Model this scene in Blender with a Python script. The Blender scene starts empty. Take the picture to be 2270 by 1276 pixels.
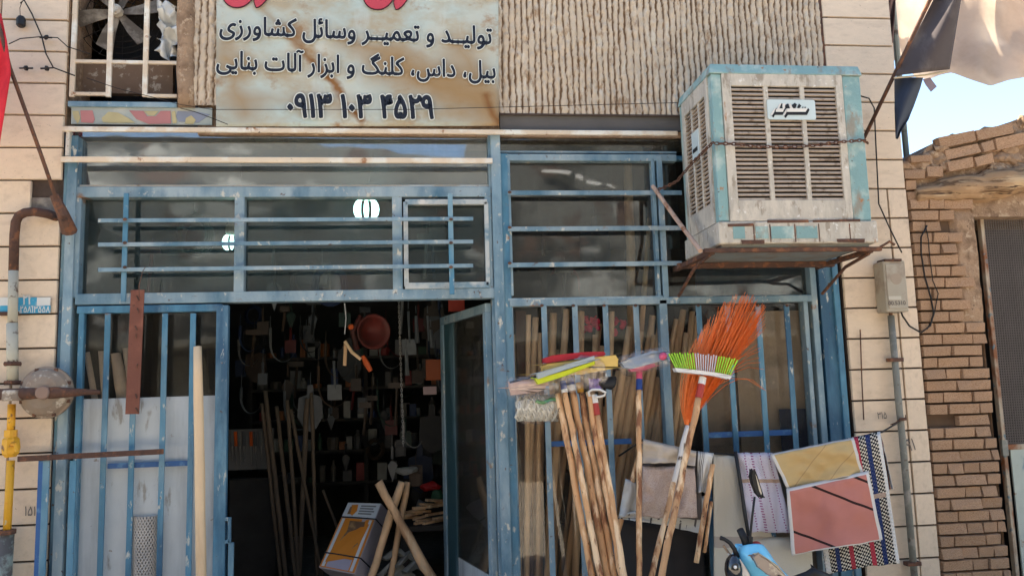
import bpy, bmesh, math, random
from mathutils import Vector, Matrix, noise
from mathutils.geometry import tessellate_polygon
random.seed(7)
scn = bpy.context.scene
col = scn.collection
R = math.radians

# ------------------------------------------------------------------ camera, sky, sun, exposure
F, CX, CY, CAMY, CAMZ = 1820.0, 1135.0, 638.0, -5.2, 1.6
_x = Vector((15500, -228, 1820)).normalized()
_z = Vector((-429, -14640, 1820)); _z = (_z - _z.dot(_x)*_x).normalized()
_y = _z.cross(_x)
cam_d = bpy.data.cameras.new('camera'); cam = bpy.data.objects.new('camera', cam_d); col.objects.link(cam)
cam_d.sensor_width = 36; cam_d.lens = F/2270*36; cam_d.clip_end = 500; cam_d.clip_start = .05
cam.matrix_world = Matrix(((_x.x, -_x.y, -_x.z, 0), (_y.x, -_y.y, -_y.z, CAMY), (_z.x, -_z.y, -_z.z, CAMZ), (0, 0, 0, 1)))
scn.camera = cam
world = bpy.data.worlds.new('World'); scn.world = world; world.use_nodes = True
wn = world.node_tree; sky = wn.nodes.new('ShaderNodeTexSky'); sky.sky_type = 'NISHITA'; sky.sun_disc = False
SEL, SROT = R(48), R(-50)
sky.sun_elevation = SEL; sky.sun_rotation = SROT; sky.dust_density = .4; sky.air_density = 1.0; sky.ozone_density = 1.0
wn.links.new(sky.outputs[0], wn.nodes['Background'].inputs[0]); wn.nodes['Background'].inputs[1].default_value = .09
sd = bpy.data.lights.new('sun', 'SUN'); sd.energy = 5.0; sd.angle = R(.55); sd.color = (1, .90, .76)
sun = bpy.data.objects.new('sun', sd); col.objects.link(sun)
sdir = Vector((math.sin(SROT)*math.cos(SEL), math.cos(SROT)*math.cos(SEL), math.sin(SEL)))
sun.rotation_euler = sdir.to_track_quat('Z', 'Y').to_euler(); sun.location = (3, 4, 12)
scn.view_settings.view_transform = 'Standard'; scn.view_settings.look = 'None'
scn.view_settings.gamma = 1; scn.view_settings.use_curve_mapping = False
scn.view_settings.exposure = 2.28
try:
    scn.cycles.use_denoising = True
    scn.cycles.max_bounces = 8; scn.cycles.transparent_max_bounces = 16
    scn.cycles.caustics_reflective = False; scn.cycles.caustics_refractive = False
except Exception: pass

def P(px, py, Y=0.0):
    d = Vector((px-CX, py-CY, F)); w = Vector((d.dot(_x), d.dot(_y), d.dot(_z)))
    t = (Y-CAMY)/w.y
    return Vector((0, CAMY, CAMZ)) + w*t
def M(Y=0.0, px=1135, py=640): return (P(px+10, py, Y)-P(px, py, Y)).length/10   # metres per photo pixel at a depth

# ------------------------------------------------------------------ mesh building
WL = {}
class MB:
    def __init__(s): s.v = []; s.f = []; s.uv = {}; s.mi = {}; s.cm = 0
    def add(s, vs, fs):
        b = len(s.v); s.v += [Vector(v) for v in vs]
        for f in fs:
            if s.cm: s.mi[len(s.f)] = s.cm
            s.f.append([b+i for i in f])
        return s
    def hexa(s, c):   # 8 corners: bottom ring then top ring
        return s.add(c, [(3,2,1,0), (4,5,6,7), (0,1,5,4), (1,2,6,5), (2,3,7,6), (3,0,4,7)])
    def box(s, a, b):
        x0,x1 = sorted((a[0],b[0])); y0,y1 = sorted((a[1],b[1])); z0,z1 = sorted((a[2],b[2]))
        return s.hexa([(x0,y0,z0),(x1,y0,z0),(x1,y1,z0),(x0,y1,z0),(x0,y0,z1),(x1,y0,z1),(x1,y1,z1),(x0,y1,z1)])
    def beam(s, a, b, w, d, side=None):   # square bar from a to b; w across, d deep (depth along +Y)
        a, b = Vector(a), Vector(b); t = (b-a).normalized()
        dy = Vector((0,1,0)); n = t.cross(dy)
        if n.length < .1: n = Vector((1,0,0)) 
        n.normalize(); dd = n.cross(t).normalized()
        if dd.y < 0: dd = -dd
        n *= w/2; dd *= d
        return s.hexa([a-n, a+n, a+n+dd, a-n+dd, b-n, b+n, b+n+dd, b-n+dd])
    def tube(s, pts, r, n=8, cap=True, flat=1.0):
        pts = [Vector(p) for p in pts]; rs = r if isinstance(r, (list, tuple)) else [r]*len(pts)
        base = len(s.v); up = None; vs = []
        for i, p in enumerate(pts):
            t = (pts[min(i+1, len(pts)-1)] - pts[max(i-1, 0)]).normalized()
            if up is None: up = t.orthogonal().normalized()
            up = (up - up.dot(t)*t)
            if up.length < 1e-5: up = t.orthogonal()
            up.normalize(); bi = t.cross(up)
            for k in range(n):
                a = 2*math.pi*k/n; vs.append(p + (up*math.cos(a) + bi*math.sin(a)*flat)*rs[i])
        fs = []
        for i in range(len(pts)-1):
            for k in range(n):
                k2 = (k+1) % n; fs.append((i*n+k, i*n+k2, (i+1)*n+k2, (i+1)*n+k))
        if cap:
            fs.append(tuple(reversed(range(n)))); fs.append(tuple((len(pts)-1)*n+k for k in range(n)))
        return s.add(vs, fs)
    def prism(s, poly, vec):   # closed polygon of points, extruded along vec
        n = len(poly); vec = Vector(vec); a = [Vector(p) for p in poly]; b = [p+vec for p in a]
        tri = tessellate_polygon([a]); fs = [tuple(t) for t in tri] + [tuple(n+i for i in reversed(t)) for t in tri]
        fs += [(i, (i+1) % n, n+(i+1) % n, n+i) for i in range(n)]
        return s.add(a+b, fs)
    def lathe(s, c, axis, prof, n=24, cap=True):  # prof: (radius, distance along axis)
        c = Vector(c); ax = Vector(axis).normalized(); u = ax.orthogonal().normalized(); w = ax.cross(u); vs = []; fs = []
        for r, h in prof:
            for k in range(n):
                a = 2*math.pi*k/n; vs.append(c + ax*h + (u*math.cos(a)+w*math.sin(a))*r)
        for i in range(len(prof)-1):
            for k in range(n):
                k2 = (k+1) % n; fs.append((i*n+k, i*n+k2, (i+1)*n+k2, (i+1)*n+k))
        if cap:
            fs.append(tuple(reversed(range(n)))); fs.append(tuple((len(prof)-1)*n+k for k in range(n)))
        return s.add(vs, fs)
    def ball(s, c, r, n=12):
        c = Vector(c); r = Vector(r) if not isinstance(r, (int, float)) else Vector((r, r, r)); vs = []; fs = []; m = n//2
        for i in range(m+1):
            th = math.pi*i/m
            for k in range(n):
                a = 2*math.pi*k/n; vs.append(c+Vector((math.sin(th)*math.cos(a)*r.x, math.sin(th)*math.sin(a)*r.y, math.cos(th)*r.z)))
        for i in range(m):
            for k in range(n):
                k2 = (k+1) % n; fs.append((i*n+k, (i+1)*n+k, (i+1)*n+k2, i*n+k2))
        return s.add(vs, fs)
    def grid(s, fn, nu, nv):
        b = len(s.v)
        for j in range(nv+1):
            for i in range(nu+1): s.v.append(Vector(fn(i/nu, j/nv)))
        for j in range(nv):
            for i in range(nu):
                a = b+j*(nu+1)+i; s.uv[len(s.f)] = [(i/nu, j/nv), ((i+1)/nu, j/nv), ((i+1)/nu, (j+1)/nv), (i/nu, (j+1)/nv)]
                if s.cm: s.mi[len(s.f)] = s.cm
                s.f.append([a, a+1, a+nu+2, a+nu+1])
        return s
    def build(s, name, mat, parent=None, smooth=False, bevel=0, kind=None, rough=0, rscale=8, solid=0, fixn=True):
        if rough:
            for i, v in enumerate(s.v): s.v[i] = v + noise.noise_vector(v*rscale)*rough
        lo = Vector([min(v[k] for v in s.v) for k in range(3)]); hi = Vector([max(v[k] for v in s.v) for k in range(3)])
        org = Vector(((lo.x+hi.x)/2, (lo.y+hi.y)/2, lo.z))
        me = bpy.data.meshes.new(name); me.from_pydata([v-org for v in s.v], [], s.f)
        for m in (mat if isinstance(mat, (list, tuple)) else [mat]): me.materials.append(m)
        if s.uv:
            ul = me.uv_layers.new(name='UVMap')
            for fi, c in s.uv.items():
                for k, li in enumerate(me.polygons[fi].loop_indices): ul.data[li].uv = c[k]
        for fi, m in s.mi.items(): me.polygons[fi].material_index = m
        if fixn or bevel:
            bm = bmesh.new(); bm.from_mesh(me)
            if bevel: bmesh.ops.bevel(bm, geom=list(bm.edges), offset=bevel, segments=1, affect='EDGES', profile=.5, clamp_overlap=True)
            if fixn: bmesh.ops.recalc_face_normals(bm, faces=bm.faces)
            bm.to_mesh(me); bm.free()
        if smooth: me.shade_smooth() if hasattr(me, 'shade_smooth') else [setattr(p, 'use_smooth', True) for p in me.polygons]
        o = bpy.data.objects.new(name, me); col.objects.link(o); place(o, org, parent)
        if solid:
            md = o.modifiers.new('thickness', 'SOLIDIFY'); md.thickness = solid; md.offset = 0
        if kind: o['kind'] = kind
        return o
def place(o, org, parent=None):
    WL[o.name] = Vector(org)
    if parent is not None: o.parent = parent; o.location = Vector(org)-WL[parent.name]
    else: o.location = org
def tag(o, label, cat, group=None):
    o['label'] = label; o['category'] = cat
    if group: o['group'] = group
    return o
def thing(name, label, cat, loc, group=None):
    o = bpy.data.objects.new(name, None); o.empty_display_size = .1; col.objects.link(o); place(o, Vector(loc)); return tag(o, label, cat, group)
def dup(src, name, org, parent=None, scale=None, rot=None):
    o = src.copy(); o.name = name; col.objects.link(o); o.parent = None; place(o, org, parent)
    if scale: o.scale = scale
    if rot: o.rotation_euler = rot
    return o

# ------------------------------------------------------------------ materials
def mat(name, base, rough=.7, layers=(), bump=None, metal=0.0, vary=.12, vscale=6, spec=.3, uv=False, stretch=(1,1,1), attr=None, emit=None):
    """layers: (colour, noise scale, threshold, softness[, stretch]) painted over the base in order."""
    m = bpy.data.materials.new(name); m.use_nodes = True; nt = m.node_tree; N = nt.nodes; L = nt.links
    bs = N['Principled BSDF']; bs.inputs['Roughness'].default_value = rough; bs.inputs['Metallic'].default_value = metal
    bs.inputs['Specular IOR Level'].default_value = spec
    tc = N.new('ShaderNodeTexCoord'); oi = N.new('ShaderNodeObjectInfo'); ad = N.new('ShaderNodeVectorMath'); ad.operation = 'MULTIPLY_ADD'
    cb = N.new('ShaderNodeCombineXYZ')
    for k in range(3): L.new(oi.outputs['Random'], cb.inputs[k])
    L.new(cb.outputs[0], ad.inputs[0]); ad.inputs[1].default_value = (13, 7, 19); L.new(tc.outputs['UV' if uv else 'Object'], ad.inputs[2])
    def noi(scale, st=(1,1,1), detail=5, off=0):
        mp = N.new('ShaderNodeMapping'); mp.inputs['Scale'].default_value = st; mp.inputs['Location'].default_value = (off, off*1.7, off*.6); L.new(ad.outputs[0], mp.inputs[0])
        n = N.new('ShaderNodeTexNoise'); n.inputs['Scale'].default_value = scale; n.inputs['Detail'].default_value = detail; n.inputs['Roughness'].default_value = .6
        L.new(mp.outputs[0], n.inputs['Vector']); return n.outputs['Fac']
    def mix(fac, a, b):
        x = N.new('ShaderNodeMix'); x.data_type = 'RGBA'
        if isinstance(fac, float): x.inputs[0].default_value = fac
        else: L.new(fac, x.inputs[0])
        for i, c in ((6, a), (7, b)):
            if isinstance(c, tuple): x.inputs[i].default_value = (*c[:3], 1)
            else: L.new(c, x.inputs[i])
        return x.outputs[2]
    v = noi(vscale, stretch)
    cur = mix(v, tuple(c*(1-vary*1.6) for c in base), tuple(min(1, c*(1+vary*1.6)) for c in base))
    # a little change from object to object
    mr = N.new('ShaderNodeMapRange'); L.new(oi.outputs['Random'], mr.inputs[0]); mr.inputs[3].default_value = 1-vary*.6; mr.inputs[4].default_value = 1+vary*.5
    hv = N.new('ShaderNodeHueSaturation'); L.new(mr.outputs[0], hv.inputs['Value']); L.new(cur, hv.inputs['Color']); cur = hv.outputs[0]
    if attr:
        at = N.new('ShaderNodeAttribute'); at.attribute_name = attr[0]; cur = mix(at.outputs['Fac'], cur, attr[1])
    for i, ly in enumerate(layers):
        c, sc, th, so = ly[:4]; st = ly[4] if len(ly) > 4 else (1,1,1)
        n = noi(sc, st, 8, 3.1*(i+1)); r = N.new('ShaderNodeMapRange'); L.new(n, r.inputs[0])
        r.inputs[1].default_value = th-so; r.inputs[2].default_value = th+so; r.clamp = True
        if len(ly) > 5: r.inputs[4].default_value = ly[5]
        cur = mix(r.outputs[0], cur, c)
    L.new(cur, bs.inputs['Base Color'])
    if bump:
        n = noi(bump[0], bump[2] if len(bump) > 2 else (1,1,1), 8, 9); b = N.new('ShaderNodeBump'); b.inputs['Strength'].default_value = bump[1]; b.inputs['Distance'].default_value = .01
        L.new(n, b.inputs['Height']); L.new(b.outputs[0], bs.inputs['Normal'])
    if emit: bs.inputs['Emission Color'].default_value = (*emit[0], 1); bs.inputs['Emission Strength'].default_value = emit[1]
    m['cur'] = 0
    return m
def glass(name, dust=(.30, .31, .29), lo=.05, hi=.3, tint=(.85, .88, .86), sc=3.0, st=(1,1,1), refl=1.0):
    m = bpy.data.materials.new(name); m.use_nodes = True; nt = m.node_tree; N = nt.nodes; L = nt.links
    N.remove(N['Principled BSDF']); out = N['Material Output']
    tr = N.new('ShaderNodeBsdfTransparent'); tr.inputs[0].default_value = (*tint, 1)
    gl = N.new('ShaderNodeBsdfGlossy'); gl.inputs['Roughness'].default_value = .03
    fr = N.new('ShaderNodeFresnel'); fr.inputs[0].default_value = 1.5
    ma = N.new('ShaderNodeMath'); ma.operation = 'MULTIPLY'; ma.inputs[1].default_value = 1.7*refl; ma.use_clamp = True; L.new(fr.outputs[0], ma.inputs[0])
    m1 = N.new('ShaderNodeMixShader'); L.new(ma.outputs[0], m1.inputs[0]); L.new(tr.outputs[0], m1.inputs[1]); L.new(gl.outputs[0], m1.inputs[2])
    df = N.new('ShaderNodeBsdfDiffuse'); df.inputs[0].default_value = (*dust, 1)
    tc = N.new('ShaderNodeTexCoord'); mp = N.new('ShaderNodeMapping'); mp.inputs['Scale'].default_value = st; L.new(tc.outputs['Object'], mp.inputs[0])
    n = N.new('ShaderNodeTexNoise'); n.inputs['Scale'].default_value = sc; n.inputs['Detail'].default_value = 8; n.inputs['Roughness'].default_value = .7; L.new(mp.outputs[0], n.inputs['Vector'])
    mp2 = N.new('ShaderNodeMapping'); mp2.inputs['Scale'].default_value = (14, 14, 1.2); L.new(tc.outputs['Object'], mp2.inputs[0]); n2 = N.new('ShaderNodeTexNoise'); n2.inputs['Scale'].default_value = 2.2; n2.inputs['Detail'].default_value = 6; L.new(mp2.outputs[0], n2.inputs['Vector'])
    bl_ = N.new('ShaderNodeMath'); bl_.operation = 'MULTIPLY_ADD'; L.new(n2.outputs['Fac'], bl_.inputs[0]); bl_.inputs[1].default_value = .45; bl_.inputs[2].default_value = -.22; ad_ = N.new('ShaderNodeMath'); L.new(n.outputs['Fac'], ad_.inputs[0]); L.new(bl_.outputs[0], ad_.inputs[1])
    wv = N.new('ShaderNodeTexNoise'); wv.inputs['Scale'].default_value = 1.3; L.new(tc.outputs['Object'], wv.inputs['Vector']); bpn = N.new('ShaderNodeBump'); bpn.inputs['Strength'].default_value = .25; bpn.inputs['Distance'].default_value = .02; L.new(wv.outputs['Fac'], bpn.inputs['Height']); L.new(bpn.outputs[0], gl.inputs['Normal'])
    r = N.new('ShaderNodeMapRange'); L.new(ad_.outputs[0], r.inputs[0]); r.inputs[1].default_value = .36; r.inputs[2].default_value = .74; r.inputs[3].default_value = lo; r.inputs[4].default_value = hi
    tl = N.new('ShaderNodeBsdfTranslucent'); tl.inputs[0].default_value = (*[min(1, k*2.2) for k in dust], 1); m3 = N.new('ShaderNodeMixShader'); m3.inputs[0].default_value = .4; L.new(df.outputs[0], m3.inputs[1]); L.new(tl.outputs[0], m3.inputs[2])
    m2 = N.new('ShaderNodeMixShader'); L.new(r.outputs[0], m2.inputs[0]); L.new(m1.outputs[0], m2.inputs[1]); L.new(m3.outputs[0], m2.inputs[2]); L.new(m2.outputs[0], out.inputs[0])
    return m
WHT, BRN, RST = (.55, .53, .47), (.10, .065, .04), (.22, .085, .035)
tile_m = mat('sand_tile', (.66, .52, .375), .5, [((.44, .33, .23), 3, .64, .12, (1,1,1), .6), ((.20, .14, .10), 20, .685, .03, (1,1,1), .8), ((.30, .22, .15), 60, .66, .04, (1,1,1), .5)], (30, .12), vary=.07, spec=.35)
grout_m = mat('dark_grout', (.07, .05, .04), .95, vary=.3, vscale=20)
stucco_m = mat('ridged_stucco', (.56, .455, .335), .95, [((.24, .14, .07), 16, .62, .05, (1,1,.5), .75), ((.62, .56, .45), 14, .62, .05, (1,1,.4), .6)], (60, .7), vary=.14, vscale=12, attr=('groove', (.15, .088, .045)))
mud_m = mat('mud_plaster', (.34, .225, .14), .97, [((.20, .125, .075), 9, .55, .08), ((.44, .32, .21), 22, .60, .05), ((.10, .06, .035), 45, .66, .03)], (60, 1.0), vary=.2)
brick_m = mat('sandy_brick', (.44, .275, .165), .95, [((.26, .14, .075), 20, .56, .1), ((.52, .38, .26), 34, .62, .05), ((.16, .09, .05), 60, .66, .03)], (60, .6), vary=.2, vscale=14)
bluel_m = mat('pale_blue_paint', (.17, .26, .31), .5, [((.33, .39, .40), 4, .54, .12, (1,1,.4), .85), ((.05, .13, .19), 5, .57, .09, (1,1,.4), .85), ((.50, .48, .41), 22, .635, .03, (1,1,.6)), ((.09, .05, .035), 22, .68, .03), ((.24, .12, .05), 7, .69, .04)], (50, .25), vary=.2)
blue_m = mat('blue_paint', (.07, .195, .285), .5, [((.20, .315, .365), 5, .55, .10, (1,1,.25), .9), ((.022, .075, .14), 5, .56, .09, (1,1,.25), .9), ((.46, .46, .41), 24, .64, .03, (1,1,.4)), ((.09, .05, .03), 18, .68, .03), ((.22, .10, .045), 7, .70, .04)], (50, .25), vary=.22)
dblue_m = mat('deep_blue_paint', (.03, .10, .26), .5, [((.10, .22, .36), 12, .6, .06), (RST, 24, .68, .03)], (50, .3), vary=.2)
cream_m = mat('cream_paint', (.62, .50, .36), .55, [((.70, .66, .56), 6, .56, .06), ((.30, .13, .05), 14, .66, .04), (BRN, 40, .70, .02)], (60, .2), vary=.12)
white_m = mat('chipped_white_paint', (.60, .56, .47), .6, [((.36, .30, .23), 9, .58, .08), ((.25, .17, .11), 26, .66, .03), ((.20, .27, .27), 18, .68, .03)], (50, .4), vary=.14)
cool_m = mat('cooler_aqua_paint', (.19, .315, .31), .5, [((.38, .46, .42), 7, .56, .08), ((.24, .20, .15), 9, .60, .05, (1,1,.4), .85), ((.32, .15, .06), 20, .66, .03), ((.06, .05, .04), 34, .69, .02)], (50, .3), vary=.12)
coolw_m = mat('cooler_dirty_white', (.48, .435, .36), .65, [((.36, .33, .28), 16, .52, .08, (1,1,.3), .8), ((.24, .20, .15), 26, .60, .05, (1,1,.35), .8), ((.62, .60, .55), 30, .64, .04), ((.30, .14, .06), 14, .69, .03, (1,1,.3))], (50, .4), vary=.12)
slat_m = mat('louvre_paint', (.43, .345, .265), .6, [((.22, .16, .11), 14, .6, .06)], vary=.15)
rust_m = mat('rusty_steel', (.095, .05, .035), .85, [((.19, .08, .04), 18, .57, .06), ((.05, .03, .025), 12, .62, .05)], (70, .6), vary=.25)
redox_m = mat('red_oxide_steel', (.15, .055, .035), .7, [((.24, .09, .055), 8, .58, .1), ((.06, .03, .02), 26, .68, .03)], (60, .3), vary=.1)
grey_m = mat('galvanised_grey', (.20, .20, .17), .6, [((.32, .30, .26), 12, .58, .06), ((.12, .09, .07), 20, .66, .04)], (60, .3), vary=.15, metal=.1)
panel_m = mat('grey_sheet_steel', (.43, .465, .475), .5, [((.50, .53, .53), 3, .56, .12), ((.10, .12, .14), 30, .72, .02), ((.24, .19, .14), 12, .70, .02), ((.06, .16, .34), 2.2, .70, .04, (1,1,1), .7), ((.24, .25, .25), 6, .56, .10, (1,1,.12), .7), ((.20, .17, .13), 14, .66, .04, (1,1,.3), .7)], (3, .5), vary=.05)
black_m = mat('black_rubber', (.012, .012, .013), .5, vary=.2)
wire_m = mat('black_cable', (.02, .016, .014), .6, vary=.2)
wood_m = mat('brown_bark_wood', (.58, .32, .15), .7, [((.24, .10, .045), 16, .55, .04, (1,1,.22)), ((.80, .56, .33), 14, .56, .04, (1,1,.2)), ((.06, .03, .02), 40, .66, .02, (1,1,.4))], (40, .5, (1,1,.2)), vary=.18)
pine_m = mat('pale_wood', (.66, .47, .28), .6, [((.50, .31, .16), 7, .58, .06, (1,1,.08)), ((.12, .06, .03), 22, .75, .015)], (40, .2, (1,1,.1)), vary=.08)
hand_m = mat('raw_wood_handle', (.66, .42, .23), .8, [((.36, .21, .11), 8, .57, .07, (1,1,.1)), ((.55, .40, .25), 12, .62, .05, (1,1,.12))], (40, .3, (1,1,.15)), vary=.28)
log_m = mat('weathered_timber', (.34, .21, .11), .95, [((.14, .08, .04), 22, .54, .05, (.08,1,1)), ((.50, .35, .20), 18, .58, .05, (.1,1,1)), ((.07, .04, .025), 30, .64, .02, (.06,1,1))], (40, 1.0, (.12,1,1)), vary=.2)
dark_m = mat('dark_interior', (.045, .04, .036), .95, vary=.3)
conc_m = mat('old_cement', (.16, .14, .12), .95, [((.28, .25, .21), 12, .6, .07)], (40, .6), vary=.2)
ground_m = mat('dusty_asphalt', (.50, .44, .36), .95, [((.40, .35, .29), 1.2, .55, .1)], (20, .4), vary=.15)
glass_up = glass('dusty_upper_glass', (.34, .37, .37), .10, .34, sc=2.5, refl=3.2)
glass_m = glass('dusty_glass', (.16, .225, .23), .07, .27, sc=3.5)
glass_r = glass('grimy_glass', (.20, .19, .165), .03, .18, sc=3.0, refl=1.3)
glass_l = glass('clearer_glass', (.32, .29, .24), .02, .09, sc=4, refl=.5, tint=(.985, .98, .97))
def plain(name, c, rough=.5, **k): return mat(name, c, rough, vary=k.pop('vary', .06), **k)

# ------------------------------------------------------------------ text (Persian letter forms, laid right to left)
AR = {'ا':'\ufe8d\ufe8e','ب':'\ufe8f\ufe90\ufe91\ufe92','ت':'\ufe95\ufe96\ufe97\ufe98','د':'\ufea9\ufeaa','ر':'\ufead\ufeae','ز':'\ufeaf\ufeb0','س':'\ufeb1\ufeb2\ufeb3\ufeb4','ش':'\ufeb5\ufeb6\ufeb7\ufeb8','ع':'\ufec9\ufeca\ufecb\ufecc','ل':'\ufedd\ufede\ufedf\ufee0','م':'\ufee1\ufee2\ufee3\ufee4','ن':'\ufee5\ufee6\ufee7\ufee8','و':'\ufeed\ufeee','ئ':'\ufe89\ufe8a\ufe8b\ufe8c','ک':'\ufb8e\ufb8f\ufb90\ufb91','گ':'\ufb92\ufb93\ufb94\ufb95','ی':'\ufbfc\ufbfd\ufbfe\ufbff','ص':'\ufeb9\ufeba\ufebb\ufebc','غ':'\ufecd\ufece\ufecf\ufed0','آ':'\ufe81\ufe82','ه':'\ufee9\ufeea\ufeeb\ufeec','\u0640':'\u0640'*4}
def shape(t):
    out = []
    for i, ch in enumerate(t):
        if ch not in AR: out.append(ch); continue
        prev = i > 0 and t[i-1] in AR and len(AR[t[i-1]]) == 4
        nxt = i < len(t)-1 and t[i+1] in AR and len(AR[ch]) == 4
        out.append(AR[ch][(1 if prev else 0)+(2 if nxt else 0)])
    return ''.join(reversed(out))
def contours(text):
    cu = bpy.data.curves.new('t', 'FONT'); cu.body = text; cu.size = 1; cu.resolution_u = 4
    ob = bpy.data.objects.new('t', cu); col.objects.link(ob)
    dg = bpy.context.evaluated_depsgraph_get(); c2 = ob.evaluated_get(dg).to_curve(dg)
    res = []
    for sp in c2.splines:
        bp = sp.bezier_points; pts = []
        if len(bp) < 3: continue
        for i in range(len(bp)):
            a, b = bp[i], bp[(i+1) % len(bp)]
            for k in range(4):
                t = k/4; q = (1-t)**3*a.co + 3*(1-t)**2*t*a.handle_right + 3*(1-t)*t*t*b.handle_left + t**3*b.co
                if not pts or (q-pts[-1]).length > 1e-4: pts.append(q.copy())
        if len(pts) > 2: res.append([(p.x, p.y) for p in pts])
    ob.evaluated_get(dg).to_curve_clear(); bpy.data.objects.remove(ob)
    return res
def area(c): return sum(c[i][0]*c[(i+1) % len(c)][1]-c[(i+1) % len(c)][0]*c[i][1] for i in range(len(c)))/2
def inside(p, c):
    r = False
    for i in range(len(c)):
        (x1, y1), (x2, y2) = c[i], c[i-1]
        if (y1 > p[1]) != (y2 > p[1]) and p[0] < (x2-x1)*(p[1]-y1)/(y2-y1)+x1: r = not r
    return r
def text_fit(text, x0, x1, yb0, yb1, Y, vs=1.0, bold=0.0, halo=0.0, mirror=False):
    """two meshes (letters, halo) spanning photo columns x0..x1 on the plane at depth Y"""
    cs = contours(text); xs = [p[0] for c in cs for p in c]; mx, w = min(xs), max(xs)-min(xs)
    A, B = P(x0, yb0, Y), P(x1, yb1, Y); e = (B-A); sc = e.length/w; ex = e.normalized(); ez = Vector((0,0,1)); ez = (ez-ez.dot(ex)*ex).normalized()
    def W(p, dy): return A + ex*((p[0]-mx)*sc) + ez*(p[1]*sc*vs) + Vector((0, dy, 0))
    big = max(cs, key=lambda c: abs(area(c))); sg = 1 if area(big) > 0 else -1
    outs = [c for c in cs if area(c)*sg > 0]; holes = [c for c in cs if area(c)*sg <= 0]
    mb, hb = MB(), MB()
    for k, c in enumerate(outs):
        hs = [h for h in holes if inside(h[0], c)]
        polys = [[Vector((p[0], p[1], 0)) for p in q] for q in [c]+hs]; flat = [p for q in [c]+hs for p in q]
        mb.add([W(p, -.0002*(k % 5)) for p in flat], [tuple(t) for t in tessellate_polygon(polys)])
    for buf, wd, dy in ((mb, bold, .0003), (hb, halo, .0012)):
        if wd <= 0: continue
        for c in cs:
            n = len(c); vs_ = []
            for i in range(n):
                a, b, d = Vector(c[i-1]), Vector(c[i]), Vector(c[(i+1) % n]); t = (d-a)
                if t.length < 1e-6: t = Vector((1, 0))
                t.normalize(); nn = Vector((-t.y, t.x))*wd
                vs_ += [W(b+nn, dy), W(b-nn, dy)]
            buf.add(vs_, [(2*i, 2*i+1, (2*i+3) % (2*n), (2*i+2) % (2*n)) for i in range(n)])
    return mb, hb

# member on the facade: axis between two photo points, snapped to the building's vertical or horizontal
def snap(ax, ay, bx, by, Y):
    a, b = P(ax, ay, Y), P(bx, by, Y)
    if abs(a.x-b.x) < .12*abs(a.z-b.z): a.x = b.x = (a.x+b.x)/2
    elif abs(a.z-b.z) < .12*abs(a.x-b.x): a.z = b.z = (a.z+b.z)/2
    return a, b
def member(mb, ax, ay, bx, by, w, Y, d, toground=False):
    a, b = snap(ax, ay, bx, by, Y)
    if toground: b.z = 0
    mb.beam(a, b, w*M(Y, (ax+bx)/2, (ay+by)/2), d); return mb
def quad(x0, y0, x1, y1, Y):   # axis aligned rectangle on a plane: xmin, xmax, zmin, zmax
    c = [P(x0, y0, Y), P(x1, y0, Y), P(x1, y1, Y), P(x0, y1, Y)]
    return (c[0].x+c[3].x)/2, (c[1].x+c[2].x)/2, (c[2].z+c[3].z)/2, (c[0].z+c[1].z)/2
def pane(x0, y0, x1, y1, Y, t=.004, grow=.01):
    a, b, c, d = quad(x0, y0, x1, y1, Y); return MB().box((a-grow, Y, c-grow), (b+grow, Y+t, d+grow))

# ================================================================== SETTING
g = MB().grid(lambda u, v: (-60+120*u, -60+120*v, -.0), 8, 8).build('ground', ground_m, kind='structure')
# ================================================================== SHOP BUILDING
bld = thing('shop_building', 'old hardware shop with sand coloured tiles, ridged stucco and blue steel door frames', 'building', (0, 1.5, 0))
XL0 = P(134, 600, 0).x; XR0 = P(1878, 800, 0).x; XR1 = P(2030, 700, 0).x   # opening left, opening right, corner
TOP = 4.75; ZC = 3.26
MB().box((-8, .0, 0), (XL0, .35, ZC)).build('wall', grout_m, bld); MB().box((XR0, .0, 0), (XR1, .35, TOP)).build('wall', grout_m, bld)
w = MB(); w.box((-8, .0, ZC), (XL0, .35, TOP)); w.box((P(440, 100).x, .02, ZC), (XR0, .35, TOP)); w.box((XL0, .02, P(200, -190).z), (P(440, 100).x, .35, TOP)); w.build('upper_wall', mud_m, bld)
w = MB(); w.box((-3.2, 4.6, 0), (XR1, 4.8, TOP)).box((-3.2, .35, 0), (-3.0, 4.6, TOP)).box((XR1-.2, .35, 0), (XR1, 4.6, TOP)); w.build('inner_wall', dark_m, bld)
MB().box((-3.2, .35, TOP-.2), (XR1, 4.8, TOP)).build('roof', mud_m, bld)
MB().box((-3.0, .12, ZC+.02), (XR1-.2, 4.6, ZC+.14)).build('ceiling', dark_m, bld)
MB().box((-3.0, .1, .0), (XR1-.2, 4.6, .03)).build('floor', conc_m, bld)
# recess behind the fan opening
MB().box((XL0-.1, 1.0, ZC+.14), (P(440, 100).x+.1, 1.05, TOP-.2)).build('recess_wall', dark_m, bld)
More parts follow.
